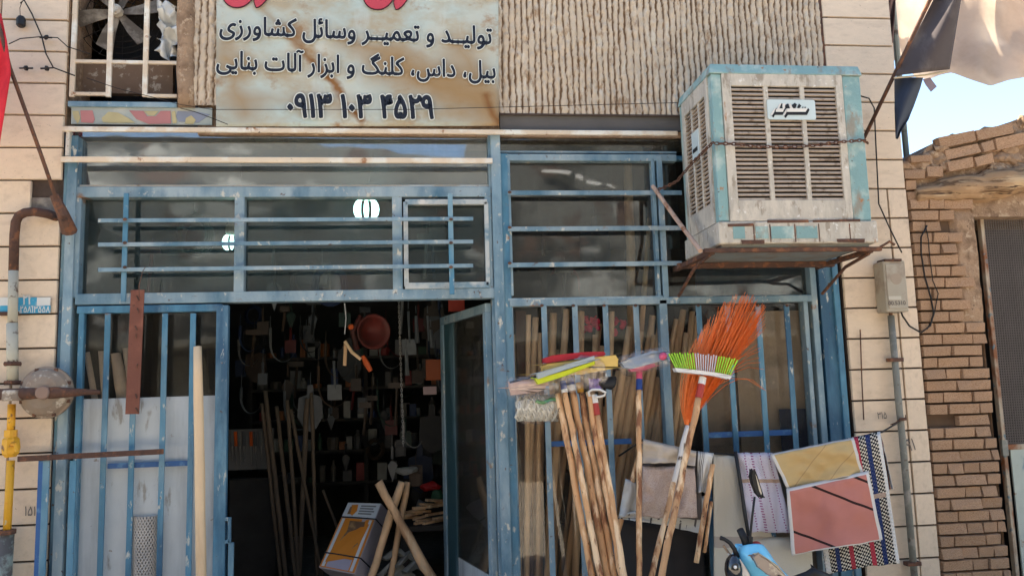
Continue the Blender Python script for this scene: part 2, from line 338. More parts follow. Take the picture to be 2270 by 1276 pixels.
# tiles: courses of unequal tiles, each a part
base = MB().box((-.5, -.028, -.5), (.5, .0, .5)).build('tile', tile_m, bld, bevel=.012)
tm = base.data; bpy.data.objects.remove(base)
def tile(x0, x1, z0, z1):
    if z1 > TOP: return
    o = bpy.data.objects.new('tile', tm); col.objects.link(o)
    place(o, ((x0+x1)/2, -.012 + random.uniform(-.003, .002), (z0+z1)/2), bld); o.scale = (x1-x0-.008, 1, z1-z0-.009); o.rotation_euler = (random.uniform(-.004, .004), 0, random.uniform(-.004, .004))
pit = .2045; zt = P(60, 436).z
nt0 = int(zt/pit)+1
for k in range(-13, nt0+1):
    z1 = zt - k*pit; z0 = z1-pit
    if z0 < 0: z0 = 0
    if z1 <= .02: continue
    xs = [XL0]
    w0 = .20 if (k % 4 == 3 and k > 8) else .4
    if 0 <= k <= 0: xs = [P(72, 470).x] 
    xs.append(xs[0]-.24 if k >= 0 and k < 12 else xs[0]-w0)
    if xs[0] < XL0-.01: xs[1] = xs[0]-.2
    while xs[-1] > -4.2: xs.append(xs[-1]-.4)
    for a, b in zip(xs[1:], xs[:-1]): tile(a, b, z0, z1)
zt = P(1920, 451).z; xc = P(1992, 760).x
for k in range(-12, 17):
    z1 = zt - k*pit; z0 = max(0, z1-pit)
    if z1 <= .02: continue
    if k < -4 or (k in (-3, -1)): xs = [XR0, XR1]
    elif k < 0: xs = [XR0, P(1935, 350).x, XR1] if k % 2 else [XR0, XR1]
    else: xs = [XR0, xc, XR1]
    for a, b in zip(xs[:-1], xs[1:]): tile(a, b, z0, z1)
# side faces of the right corner (return wall)
for k in range(-12, 17):
    pass
# broken corner where the pipe enters: rough cement
MB().grid(lambda u, v: P(66+68*u, 438+72*v, -.01)+Vector((0, .012*noise.noise(Vector((u*5, v*5, 1))), 0)), 10, 10).build('cement_patch', conc_m, bld, smooth=True)

# ridged stucco
def stucco(x0, x1, z0, z1, name, pitch=.0425, seed=0):
    nx = int((x1-x0)/pitch*8); nz = int((z1-z0)/.012); mb = MB(); att = []
    def fn(u, v):
        x = x0+(x1-x0)*u; z = z0+(z1-z0)*v
        ww = .20*noise.noise(Vector((x*7, z*2.6, 8)))*1.0+.30*noise.noise(Vector((x*4+seed, z*1.1, 0)))+.18*noise.noise(Vector((x*9, z*5.5, 3)))+.14*noise.noise(Vector((x*22, z*24, 5)))
        ph = x/pitch+ww; fr = ph-math.floor(ph); idx = math.floor(ph)
        wd = .33+.12*noise.noise(Vector((idx*7.3, z*4, 2)))+.08*noise.noise(Vector((idx*3.1, z*26, 4)))
        rag = noise.noise(Vector((x*60, z*42, 1)))+.6*noise.noise(Vector((x*30, z*14, 7)))
        e = abs(fr-.5)/max(.05, wd+.09+.13*rag); h = max(0, 1-e**4.0)
        att.append(min(1, max(0, 1.15-2.6*h+.35*rag)))
        return (x, -.012-.015*h-.010*noise.noise(Vector((x*34, z*28, 9)))*(.25+h)-.006*rag*h, z)
    mb.grid(fn, nx, nz); o = mb.build(name, stucco_m, bld, smooth=True, fixn=False)
    a = o.data.attributes.new('groove', 'FLOAT', 'POINT'); a.data.foreach_set('value', att); return o
zb = P(1400, 257).z
stucco(P(1040, 100).x, P(1818, 100).x, zb, 4.45, 'stucco_panel')
stucco(P(428, 100).x, P(500, 100).x, P(450, 236).z, 4.45, 'stucco_strip', pitch=.05, seed=5)
MB().box((P(1818, 100).x, -.02, zb), (P(1836, 100).x, .02, 4.6)).build('edge_strip', rust_m, bld)
MB().box((P(1040, 100).x, -.03, zb-.01), (XR0, .02, zb)).build('stucco_ledge', grout_m, bld)
# mud post beside the fan window
MB().tube([P(412, y, -.03) for y in (238, 200, 150, 100, 50, 0, -60, -120)], [.052, .05, .056, .05, .055, .052, .05, .05], 10).build('mud_post', mud_m, bld, smooth=True, rough=.012, rscale=14)

# fan window
fw = MB()
for x in (164, 244, 324): member(fw, x-1, -120, x+2, 214, 11, -.015, .02)
member(fw, 164, 136, 392, 138, 8, -.012, .02); member(fw, 164, 207, 240, 208, 8, -.012, .02); member(fw, 324, 212, 392, 212, 8, -.012, .02)
fwo = fw.build('fan_window', cream_m, bld, bevel=.002)
member(MB(), 138, -120, 146, 240, 12, -.005, .06).build('window_jamb', rust_m, fwo)
member(MB(), 150, 226, 392, 236, 13, -.035, .06).build('sill', bluel_m, fwo, bevel=.003)
fan = thing('exhaust_fan', 'dusty exhaust fan with broad pale blades behind the cream window bars', 'fan', P(262, 30, .12))
fc = P(262, 28, .12)
MB().lathe(fc, (0, -1, 0), [(.035, 0), (.035, .05), (.02, .06)], 14).build('hub', white_m, fan)
for k in range(6):
    a = R(12+60*k); u = Vector((math.cos(a), 0, math.sin(a))); v = Vector((-math.sin(a), 0, math.cos(a)))
    pts = [fc+u*.03-v*.022, fc+u*.14-v*.045, fc+u*.25-v*.052, fc+u*.262+v*.02, fc+u*.25+v*.05, fc+u*.14+v*.03, fc+u*.03+v*.018]
    pts = [p+Vector((0, .25*((p-fc).dot(v)), 0)) for p in pts]
    MB().prism(pts, (0, .004, 0)).build('blade', mat('dusty_blade', (.10, .08, .06), .8, [((.30, .26, .21), 8, .55, .1)], vary=.2) if k == 0 else bpy.data.materials['dusty_blade'], fan)
gd = MB()
for r_ in (.08, .12, .16, .2, .24, .28):
    gd.tube([fc+Vector((math.cos(t*math.pi/20)*r_, .09, math.sin(t*math.pi/20)*r_)) for t in range(41)], .0025, 4, False)
for k in range(12):
    a = R(30*k); gd.tube([fc+Vector((0, .09, 0)), fc+Vector((math.cos(a)*.29, .09, math.sin(a)*.29))], .0025, 4)
gd.build('guard', wire_m, fan)
# dusty board and debris behind the lower part of the opening
tag(MB().box(P(168, 206, .22), P(388, 146, .27)).build('cardboard_box', mat('dusty_board', (.20, .13, .085), .9, [((.42, .35, .27), 20, .60, .04)], vary=.2), rough=.01), 'dusty brown cardboard box lying behind the fan window bars', 'box')
pb = MB().grid(lambda u, v: P(352+50*u*(1-.5*abs(v-.5)), 10+118*v, .06)+Vector((0, .09*noise.noise(Vector((u*3, v*5, 1))), 0))+noise.noise_vector(Vector((u*4, v*7, 2)))*.04, 14, 26)
tag(pb.build('plastic_bag', plain('white_plastic', (.55, .55, .52), .25, spec=.6), smooth=True), 'crumpled white plastic bag stuffed beside the exhaust fan', 'plastic bag')

# ------------------------------------------------ steel shop front
def frame_part(name, mbx, m=bluel_m, parent=bld, bevel=.003): return mbx.build(name, m, parent, bevel=bevel)
# outer left column (two folds) and mullions
c = MB(); member(c, 139, 300, 105, 1276, 24, .0, .10, True); frame_part('door_jamb', c, blue_m)
c = MB(); member(c, 158, 300, 130, 1276, 22, -.03, .12, True); frame_part('door_jamb', c, bluel_m)
c = MB(); member(c, 1098, 296, 1124, 1276, 22, -.03, .14, True); frame_part('door_jamb', c, bluel_m)
c = MB(); member(c, 1117, 340, 1143, 1276, 17, -.015, .12, True); frame_part('door_jamb', c, blue_m)
c = MB(); member(c, 1086, 300, 1112, 1276, 10, -.006, .12, True); frame_part('door_jamb', c, bluel_m)
for x0, x1, w_, Y, m_ in ((1808, 1842, 14, -.02, bluel_m), (1834, 1872, 34, .0, blue_m), (1858, 1894, 14, -.02, blue_m)):
    c = MB(); member(c, x0, 560, x1, 1276, w_, Y, .12); a, b = snap(x0, 560, x1, 1276, Y)
    c = MB().beam(Vector((a.x, Y, ZC)), Vector((a.x, Y, 0)), w_*M(Y), .12); frame_part('window_jamb', c, m_)
# top glass strips
def window(name, members, panes, m=bluel_m, gm=glass_m, Y=.02, d=.035, gY=.045):
    mb = MB()
    for q in members: member(mb, *q[:5], q[5] if len(q) > 5 else Y, q[6] if len(q) > 6 else d)
    o = mb.build(name, m, bld, bevel=.0025)
    for i, q in enumerate(panes):
        pane(*q, gY+.0007*i).build('pane', gm, o)
    return o
window('upper_transom', [(158, 414, 1088, 410, 5)], [(160, 296, 1082, 347), (160, 358, 1082, 412)], cream_m, glass_up)
window('upper_side_transom', [(1106, 334, 1500, 340, 5), (1112, 348, 1500, 350, 15, -.012, .06)], [(1108, 298, 1506, 336)], bluel_m, glass_r)
MB().box((P(1108, 280).x, -.012, P(1300, 290).z), (XR0, .019, zb-.004)).build('fascia_board', mat('grey_fascia', (.10, .09, .08), .7, vary=.15), bld)
# transom window with three panes
tw = window('transom_window', [(166, 428, 1088, 422, 24, -.02, .09), (166, 662, 1100, 650, 24, -.022, .09), (171, 430, 168, 660, 14, -.018, .08),
    (530, 430, 530, 655, 22, -.018, .08), (880, 428, 882, 650, 22, -.018, .08), (1080, 425, 1088, 655, 14, -.018, .08)],
    [(176, 440, 518, 652), (541, 438, 868, 648)], bluel_m, glass_m)
cs = MB()   # small opening casement
for q in ((898, 447, 1080, 447, 12), (898, 634, 1084, 630, 14), (898, 447, 902, 634, 10), (1078, 447, 1082, 632, 9)): member(cs, *q, -.028, .04)
cso = cs.build('casement', mat('casement_paint', (.40, .42, .40), .55, [((.16, .25, .30), 7, .54, .08), ((.55, .53, .47), 12, .62, .05), (BRN, 24, .68, .03)], vary=.15), bld, bevel=.002); pane(904, 452, 1074, 628, .03).build('pane', glass_m, cso)
for y0, y1 in ((489, 484), (541, 536), (597, 589)): member(MB(), 217, y0, 1049, y1, 9, -.085, .012).build('bar', bluel_m, tw, bevel=.0015)
for x0, x1, y0, y1 in ((279, 273, 428, 668), (996, 1004, 428, 652)): member(MB(), x0, y0, x1, y1, 11, -.072, .012).build('bar', blue_m, tw, bevel=.0015)
# right upper window
rw = window('side_window', [(1126, 355, 1134, 655, 9, -.012, .06), (1448, 350, 1462, 662, 7, -.012, .06), (1126, 660, 1470, 662, 6, -.02, .06),
     (1461, 345, 1478, 664, 12, -.022, .07)], [(1128, 356, 1452, 660)], bluel_m, glass_r)
for y0, y1 in ((426, 428), (504, 508), (583, 587)): member(MB(), 1126, y0, 1512, y1, 10, -.045, .012).build('bar', bluel_m, rw, bevel=.0015)
window('small_side_window', [(1480, 350, 1800, 352, 10), (1482, 663, 1800, 655, 8, -.015, .06)], [(1478, 350, 1800, 660)], blue_m, glass_r)
MB().box(P(1545, 655, .1), P(1790, 585, .12)).build('blue_board', mat('navy_board', (.02, .06, .13), .6, [((.05, .11, .18), 5, .55, .1)], vary=.2), bld)
# lower right window, seven slender bars over glass
lw = window('lower_window', [(1130, 668, 1800, 664, 14, -.024, .08), (1134, 676, 1148, 1276, 10, -.012, .08), (1472, 664, 1500, 1276, 17, -.024, .09),
     (1797, 664, 1818, 1276, 10, -.015, .08)], [(1140, 676, 1468, 1330), (1486, 676, 1796, 1330)], bluel_m, glass_l)
bl = [(1200, 1232), (1270, 1302), (1338, 1372), (1408, 1440), (1547, 1585), (1612, 1652), (1679, 1722), (1744, 1786)]
for i, (x0, x1) in enumerate(bl):
    a, b = snap(x0, 676, x1, 1276, -.035); b.z = .1; MB().beam(a, b, 12*M(-.035), .012).build('bar', blue_m if i > 3 else bluel_m, lw, bevel=.0015)
member(MB(), 1216, 985, 1400, 976, 12, -.022, .008).build('cross_bar', dblue_m, lw, bevel=.001)
member(MB(), 1565, 965, 1770, 956, 12, -.022, .008).build('cross_bar', dblue_m, lw, bevel=.001)
# cream rails across the front
for nm, lab, q in (('rail', 'long cream painted rail under the banner, running on to the air cooler', (138, 284, 1503, 296, 11)), ('rail', 'shorter cream rail between the two upper glass strips', (134, 351, 1092, 357, 12))):
    a, b = snap(*q[:4], -.07); tag(MB().beam(a, b, q[4]*M(-.07), .02).build(nm, cream_m, bevel=.003), lab, 'rail')
sp = MB(); member(sp, 150, 290, 149, 345, 8, -.06, .05); sp.build('rail_spacer', white_m, bld)

wm_ = MB().ball((0, 0, 0), (.012, .006, .010), 6); w0_ = None
for px_, py_, Y_, pr_ in [(x, 677, -.036, lw) for x in (1201, 1271, 1339, 1409, 1548, 1613, 1680, 1745)]+[(x, y, -.088, tw) for x in (277, 1000) for y in (486, 538, 592)]+[(1130, y, -.047, rw) for y in (426, 504, 583)]:
    p_ = P(px_, py_, Y_)
    if w0_ is None: w0_ = MB().ball(p_, (.014, .006, .010), 6).build('weld', rust_m, pr_, rough=.004, rscale=60)
    else: o = bpy.data.objects.new('weld', w0_.data); col.objects.link(o); place(o, p_-Vector((0, 0, .01)), pr_)
# ------------------------------------------------ left door leaf
ld = MB(); Yd = -.03
for q in ((170, 688, 492, 680, 17), ): member(ld, *q, Yd, .04)
a, b = snap(176, 690, 165, 1276, Yd+.004); b.z = .05; ld.beam(a, b, 11*M(), .04)
a, b = snap(491, 676, 486, 1276, Yd-.01); b.z = .05; ld.beam(a, b, 24*M(), .05)
ldo = ld.build('door_leaf', blue_m, bld, bevel=.003)
pane(180, 695, 480, 882, .015).build('pane', glass_l, ldo)
x0, x1, z0, z1 = quad(176, 880, 482, 1276, .01); MB().box((x0, .01, .05), (x1, .02, z1)).build('sheet_panel', panel_m, ldo, bevel=.002)
mb = MB(); x0, x1, z0, z1 = quad(362, 958, 480, 962, .006); mb.box((x0, .004, z1-.11), (x1, .0095, z1)); 
for x0_, x1_ in ((240, 219), (300, 283), (364, 354), (425, 420)):
    a, b = snap(x0_, 694, x1_, 1276, -.05); b.z = .05; MB().beam(a, b, 11*M(), .012).build('bar', blue_m, ldo, bevel=.0015)
member(MB(), 238, 1031, 422, 1027, 12, -.036, .006).build('cross_bar', dblue_m, ldo, bevel=.001)
hd = MB(); 
for x_, ya, yb in ((508, 1150, 1198), ): member(hd, x_, 1146, x_, 1202, 7, -.05, .02); member(hd, 498, 1150, 510, 1150, 8, -.05, .02); member(hd, 498, 1200, 510, 1200, 8, -.05, .02); member(hd, 510, 1202, 512, 1300, 12, -.045, .02)
hd.build('handle', blue_m, ldo, bevel=.002)
# right door leaf, swung into the shop
H = P(1089, 664, .03); ztop = H.z-.02; Fe = Vector((P(986, 712, 1.05).x, 1.05, 0)); Hh = Vector((H.x, .05, 0))
dv = (Fe-Hh).normalized(); LL = (Fe-Hh).length; nv = Vector((-dv.y, dv.x, 0))
def dbox(mb, s0, s1, z0, z1, t=.04, off=0): 
    a = Hh+dv*s0+nv*off; b = Hh+dv*s1+nv*off; n_ = nv*t
    return mb.hexa([a+Vector((0,0,z0)), b+Vector((0,0,z0)), b+n_+Vector((0,0,z0)), a+n_+Vector((0,0,z0)), a+Vector((0,0,z1)), b+Vector((0,0,z1)), b+n_+Vector((0,0,z1)), a+n_+Vector((0,0,z1))])
od = MB(); dbox(od, 0, LL, ztop-.06, ztop); dbox(od, 0, .06, .05, ztop-.06); dbox(od, LL-.07, LL, .05, ztop-.06)
odo = od.build('open_door_leaf', bluel_m, bld, bevel=.003)
dbox(MB(), .06, LL-.07, .45, ztop-.06, .004, .02).build('pane', glass_l, odo)
dbox(MB(), LL-.30, LL-.07, .05, ztop-.06, .03).build('mullion', mat('dark_teal_paint', (.035, .085, .10), .45, [((.10, .17, .20), 6, .58, .06, (1,1,.2))], vary=.2), odo, bevel=.003)
dbox(MB(), .06, LL-.07, .06, .45, .006, .018).build('sheet_panel', panel_m, odo)

# folding security grille in front of the left leaf
gr = thing('security_grille', 'low rusty angle iron grille with blue posts in front of the left door leaf', 'grille', (P(150, 1100, -.14).x, -.14, 0))
a, b = P(38, 1017, -.15), P(362, 1000, -.15); MB().beam(a, b, 11*M(-.15), .012).build('top_rail', rust_m, gr, bevel=.002)
for x0_, x1_, w_, m_ in ((91, 79, 9, dblue_m), (103, 91, 13, blue_m), (165, 150, 13, blue_m)):
    a, b = P(x0_, 1020, -.135), P(x1_, 1276, -.135); b.x = a.x = (a.x+b.x)/2; b.z = 0; MB().beam(a, b, w_*M(-.13), .012).build('post', m_, gr, bevel=.0015)

# ================================================================== BANNER
ban = thing('shop_banner', 'stained pale shop banner with dark Persian lettering and a phone number', 'banner', P(790, 278, -.06))
def stain(m):   # rust and water marks of the cloth
    return m
ban_m = mat('stained_banner_cloth', (.40, .47, .43), .7, [((.48, .46, .37), 1.6, .57, .10), ((.36, .26, .14), 2.3, .57, .09, (1,1,1.6), .75), ((.27, .13, .04), 3.4, .62, .05, (1,1,1.3), .8), ((.50, .54, .50), 5, .62, .06, (1,1,.3), .6)], (9, .25), vary=.1, vscale=2)
bq = [P(481, -190, -.06), P(1104, -190, -.06), P(1106, 279, -.06), P(479, 281, -.06)]
def bfn(u, v):
    p = (bq[0]*(1-u)+bq[1]*u)*(1-v)+(bq[3]*(1-u)+bq[2]*u)*v
    return p+Vector((0, -.006*math.sin(u*9+v*3)*v*(1-v)*2-.004*noise.noise(Vector((u*5, v*4, 0))), 0))
def streaks(m, lines, col_, uvn='UVMap'):
    nt = m.node_tree; bs = nt.nodes['Principled BSDF']; cur = bs.inputs['Base Color'].links[0].from_socket; uv = nt.nodes.new('ShaderNodeTexCoord').outputs['UV']; sx = nt.nodes.new('ShaderNodeSeparateXYZ')
    nz = nt.nodes.new('ShaderNodeTexNoise'); nz.inputs['Scale'].default_value = 7; nz.inputs['Detail'].default_value = 8; nt.links.new(uv, nz.inputs['Vector']); sb_ = nt.nodes.new('ShaderNodeVectorMath'); sb_.operation = 'MULTIPLY_ADD'; nt.links.new(nz.outputs['Color'], sb_.inputs[0]); sb_.inputs[1].default_value = (.11, .11, 0); nt.links.new(uv, sb_.inputs[2]); nt.links.new(sb_.outputs[0], sx.inputs[0])
    def ma(op, a, b=None, cl=False):
        n = nt.nodes.new('ShaderNodeMath'); n.operation = op; n.use_clamp = cl
        for i, v in enumerate((a, b)):
            if v is None: continue
            if isinstance(v, (int, float)): n.inputs[i].default_value = v
            else: nt.links.new(v, n.inputs[i])
        return n.outputs[0]
    for (u0, v0, u1, v1, wd, st) in lines:
        u0 += .055; u1 += .055; v0 += .055; v1 += .055; dx, dy = u1-u0, v1-v0; l2 = dx*dx+dy*dy
        px_ = ma('SUBTRACT', sx.outputs[0], u0); py_ = ma('SUBTRACT', sx.outputs[1], v0)
        t = ma('DIVIDE', ma('ADD', ma('MULTIPLY', px_, dx), ma('MULTIPLY', py_, dy)), l2, True)
        ex = ma('SUBTRACT', px_, ma('MULTIPLY', t, dx)); ey = ma('SUBTRACT', py_, ma('MULTIPLY', t, dy))
        d = ma('SQRT', ma('ADD', ma('MULTIPLY', ex, ex), ma('MULTIPLY', ey, ey))); f = ma('MULTIPLY', ma('SUBTRACT', 1.0, ma('DIVIDE', d, wd), True), st)
        mx = nt.nodes.new('ShaderNodeMix'); mx.data_type = 'RGBA'; nt.links.new(f, mx.inputs[0]); nt.links.new(cur, mx.inputs[6]); mx.inputs[7].default_value = (*col_, 1); cur = mx.outputs[2]
    nt.links.new(cur, bs.inputs['Base Color'])
streaks(ban_m, [(.02, .62, .10, .93, .10, .75), (.62, .72, .98, .92, .17, 1.0), (.86, .64, .98, .97, .12, .8), (.45, .60, .85, .82, .09, .8), (.12, .40, .36, .72, .035, .6), (.05, .86, .45, .90, .07, .5)], (.30, .19, .085))
streaks(ban_m, [(.335, .70, .50, .97, .022, 1.2), (.95, .86, 1.0, .98, .03, 1.1), (.24, .55, .335, .70, .02, .7)], (.22, .10, .03))
MB().grid(bfn, 60, 44).build('cloth', ban_m, ban, smooth=True, solid=.0015)
ink = plain('navy_ink', (.010, .013, .022), .6); hal = plain('white_ink', (.66, .66, .58), .6); redi = plain('red_ink', (.48, .055, .075), .55, vary=.12); dki = plain('dark_red_ink', (.06, .008, .012), .6)
for tx, q, vs, bo, ha in (('تولیــد و تعمیــر وسائل کشاورزی', (487, 1090, 75, 98), 1.25, .021, .055), ('بیل، داس، کلنگ و ابزار آلات بنایی', (480, 1098, 152, 174), 1.25, .021, .055), ('۹۲۵۴ ۳۰۱ ۳۱۹۰', (638, 960, 259, 262), 1.25, .035, .07)):
    t_ = shape(tx) if 'و' in tx else '۰۹۱۳ ۱۰۳ ۴۵۲۹'
    m1_, m2_ = text_fit(t_, *q, -.0745, vs, bo, ha)
    m1_.build('lettering', ink, ban, fixn=False); m2_.build('letter_outline', hal, ban, fixn=False)
m1_, m2_ = text_fit(shape('آهنگری اصغری'), 494, 1080, -28, -18, -.0745, 1.75, .03, .05)
m1_.build('title_lettering', redi, ban, fixn=False); m2_.build('title_outline', dki, ban, fixn=False)
# older painted sign panel left of the banner
os_ = thing('faded_sign', 'strip of a faded pink and yellow painted sign left of the banner', 'sign', P(320, 275, -.02))
x0, x1, z0, z1 = quad(158, 238, 470, 276, -.02); MB().box((x0, -.02, z0), (x1, -.008, z1)).build('board', mat('sign_board', (.30, .33, .30), .6, [((.42, .42, .36), 6, .55, .08)], vary=.1), os_)
pk, ye, gy = plain('faded_pink', (.40, .17, .16), .6, vary=.12), plain('faded_yellow', (.42, .36, .19), .6, vary=.15), plain('faded_grey_blue', (.20, .22, .27), .6)
def flat(name, pts, m, parent, Y, t=.002): return MB().prism([P(x, y, Y) for x, y in pts], (0, t, 0)).build(name, m, parent, fixn=True)
flat('painted_shape', [(178, 245), (205, 245), (210, 265), (206, 273), (180, 271)], pk, os_, -.0235)
flat('painted_shape', [(286, 245), (318, 246), (326, 258), (345, 258), (356, 246), (378, 246), (379, 274), (330, 275), (302, 264)], pk, os_, -.0235)
for pl in ([(160, 246), (174, 246), (178, 262), (172, 274), (164, 262)], [(225, 262), (240, 248), (262, 250), (285, 262), (300, 272), (240, 272), (228, 270)], [(318, 246), (352, 246), (342, 256), (330, 256)], [(380, 248), (388, 246), (392, 272), (383, 274)], [(412, 262), (424, 256), (434, 266), (428, 275), (410, 274)]):
    flat('painted_shape', pl, ye, os_, -.0245)
flat('painted_shape', [(394, 246), (440, 248), (466, 254), (440, 272), (396, 270), (390, 258)], gy, os_, -.0225)

# ================================================================== AIR COOLER
FY = -.70
ac = thing('evaporative_air_cooler', 'big weathered aqua and white evaporative air cooler chained above the side window', 'air cooler', P(1740, 545, FY))
X0 = P(1575, 160, FY).x; X1 = P(1905, 160, FY).x; Zt = P(1740, 143, FY).z; Zb = P(1760, 490, FY).z; BY = -.11
def fx(px, py=300): return P(px, py, FY).x
def fz(py, px=1740): return P(px, py, FY).z
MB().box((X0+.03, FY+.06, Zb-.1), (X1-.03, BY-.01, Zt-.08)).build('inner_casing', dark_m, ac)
cap = MB(); zc = fz(166)
cap.prism([(X0-.012, FY-.012, zc), (X0-.012, FY-.012, Zt-.03), (X0+.03, FY+.04, Zt), (X0+.03, FY+.04, zc)], (0, 0, 0)) if 0 else None
cap.hexa([(X0-.012, FY-.012, zc), (X1+.012, FY-.012, zc), (X1+.012, BY, zc), (X0-.012, BY, zc), (X0+.004, FY+.01, Zt), (X1-.0, FY+.01, Zt), (X1-.0, BY, Zt), (X0+.004, BY, Zt)])
cap.build('top_cover', cool_m, ac, bevel=.004)
xa, xb = fx(1611, 300)-.012, fx(1883, 300)-.022
for q in ((X0, xa, FY, FY+.06), (xb, X1, FY, FY+.06), (X0, X0+.06, BY-.06, BY), (X1-.06, X1, BY-.06, BY)):
    MB().box((q[0], q[2], Zb), (q[1], q[3], zc)).build('corner_post', cool_m, ac, bevel=.006)
def grille(O, ux, Wd, H_, cols, rows, nrm, mullw, bord):
    """framed panel of louvre slats; O lower-left corner, ux along the width"""
    up = Vector((0, 0, 1)); fr = MB()
    def bx(mb, u0, u1, v0, v1, d0, d1):
        pts = [O+ux*u+up*v+nrm*d for v in (v0, v1) for (u, d) in ((u0, d0), (u1, d0), (u1, d1), (u0, d1))]
        return mb.hexa(pts)
    l, r_, b, t = bord
    bx(fr, 0, l, 0, H_, 0, .02); bx(fr, Wd-r_, Wd, 0, H_, 0, .02); bx(fr, l, Wd-r_, 0, b, 0, .02); bx(fr, l, Wd-r_, H_-t, H_, 0, .02)
    cw = (Wd-l-r_-mullw*(cols-1))/cols
    for c_ in range(1, cols): u = l+c_*cw+(c_-1)*mullw; bx(fr, u, u+mullw, b, H_-t, 0, .018)
    fo = fr.build('grille_panel', coolw_m, ac, bevel=.002)
    first = None; ph = (H_-b-t)/rows
    for c_ in range(cols):
        for k in range(rows):
            u = l+c_*(cw+mullw); v = b+ph*k; 
            if first is None:
                a = O+ux*u+up*v; s = MB()
                pts = [(0, .0, -.016), (cw, .0, -.016), (cw, .0, .004), (0, .0, .004)]
                q = lambda uu, vv, dd: a+ux*uu+up*vv+nrm*dd
                s.hexa([q(0, ph*.06, .016), q(cw, ph*.06, .016), q(cw, ph*.0, .002), q(0, ph*.0, .002), q(0, ph*.52, .010), q(cw, ph*.52, .010), q(cw, ph*.60, .002), q(0, ph*.60, .002)])
                first = s.build('slat', slat_m, fo); base_org = WL[first.name].copy(); u_0, v_0 = u, v
            else:
                o = bpy.data.objects.new('slat', first.data); col.objects.link(o)
                place(o, base_org+ux*(u-u_0)+up*(v-v_0), fo); o.rotation_euler = (random.uniform(-.05, .05), 0, 0)
    return fo
grille(Vector((xa, FY+.012, Zb)), Vector((1, 0, 0)), xb-xa, zc-Zb, 3, 26, Vector((0, -1, 0)), .028, (.055, .045, .125, .075))
grille(Vector((X0+.012, BY-.06, Zb)), Vector((0, -1, 0)), abs(FY-BY)-.12, zc-Zb, 3, 26, Vector((-1, 0, 0)), .02, (.05, .05, .125, .10))
# tray with painted squares
zt0, zt1 = fz(540), fz(494)
tr = MB().box((X0-.015, FY-.02, zt0), (X1+.02, BY, Zb-.004)).build('water_tray', coolw_m, ac, bevel=.006)
for i, (a_, b_) in enumerate(((1622, 1648), (1672, 1700), (1706, 1756), (1762, 1808))):
    MB().box((fx(a_, 515), FY-.023, fz(530)), (fx(b_, 515), FY-.018, fz(503))).build('paint_patch', cool_m, tr)
for q_ in ((1612, 1668, 497, 503), (1700, 1790, 489, 495), (1640, 1690, 533, 541), (1800, 1905, 488, 494), (1850, 1910, 532, 540)):
    MB().box((fx(q_[0], 515), FY-.0235, fz(q_[3])), (fx(q_[1], 515), FY-.0185, fz(q_[2]))).build('rust_patch', rust_m, tr, rough=.006, rscale=40)
for px in (1668, 1704, 1759, 1812, 1880): MB().box((fx(px, 515)-.002, FY-.024, fz(538)), (fx(px, 515)+.002, FY-.017, fz(498))).build('seam', rust_m, tr)
MB().box((X0+.01, FY+.02, zt0-.02), (X1-.02, BY, zt0-.002)).build('base_sheet', mat('grey_underside', (.20, .22, .21), .7, [((.18, .13, .1), 8, .58, .1)], vary=.2), ac)
# badge
bdg = MB(); bx0, bx1, bz0, bz1 = fx(1699, 245), fx(1805, 245), fz(267), fz(223); r_ = .012; pts = []
for cx_, cz_, a0 in ((bx1-r_, bz1-r_, 0), (bx0+r_, bz1-r_, 90), (bx0+r_, bz0+r_, 180), (bx1-r_, bz0+r_, 270)):
    for k in range(4): a = R(a0+30*k); pts.append(Vector((cx_+r_*math.cos(a), FY-.016, cz_+r_*math.sin(a))))
bo = bdg.prism(pts, (0, .008, 0)).build('badge', plain('pale_badge', (.50, .58, .57), .35, spec=.5), ac)
def bp(x, y): return P(1680+x/15.13, 210+y/15.13, FY-.019)
def bpoly(pp, m, dy): MB().prism([bp(x, y)+Vector((0, dy, 0)) for x, y in pp], (0, .001, 0)).build('lettering', m, bo)
bk, wh = plain('badge_black', (.015, .015, .015)), plain('badge_white', (.66, .63, .57))
for pp in ([(470, 710), (560, 580), (880, 580), (830, 680), (570, 680), (530, 770)], [(560, 560), (600, 460), (660, 460), (600, 580)], [(880, 720), (970, 580), (1590, 580), (1690, 450), (1735, 510), (1650, 680), (1010, 680), (935, 785)], [(840, 570), (930, 430), (1080, 465), (950, 465), (890, 580)],
           [(730, 465), (790, 290), (830, 300), (810, 400), (840, 465)], [(900, 360), (1000, 300), (1030, 310), (1040, 380), (1080, 465), (940, 465)], [(1120, 360), (1240, 275), (1310, 330), (1260, 460), (1180, 455)], [(1380, 300), (1460, 375), (1390, 460), (1315, 440)], [(1490, 410), (1530, 400), (1510, 465)], [(1560, 420), (1620, 400), (1590, 465)]): bpoly(pp, bk, .0)
for pp in ([(420, 670), (560, 465), (600, 465), (480, 700)], [(600, 520), (640, 465), (720, 465), (890, 465), (840, 575), (600, 575)], [(650, 460), (740, 300), (790, 300), (700, 465)], [(850, 680), (940, 500), (990, 500), (900, 700)], [(940, 575), (980, 465), (1670, 465), (1600, 575)], [(830, 310), (930, 300), (890, 465), (840, 465)], [(1040, 310), (1100, 310), (1180, 465), (1090, 465)]): bpoly(pp, wh, -.0012)
# side badge
s0 = Vector((X0-.012, 0, 0)); yb = lambda t: BY-.06+(FY+.06-(BY-.06))*t
zs0, zs1 = P(1540, 330, -.4).z-.06, P(1540, 285, -.4).z-.02
MB().box((X0-.012, yb(.36), zs0), (X0-.004, yb(.62), zs1)).build('side_badge', bpy.data.materials['pale_badge'], ac, bevel=.002)
MB().box((X0-.014, yb(.40), zs0+.04), (X0-.0125, yb(.58), zs0+.065)).build('side_lettering', bk, ac)
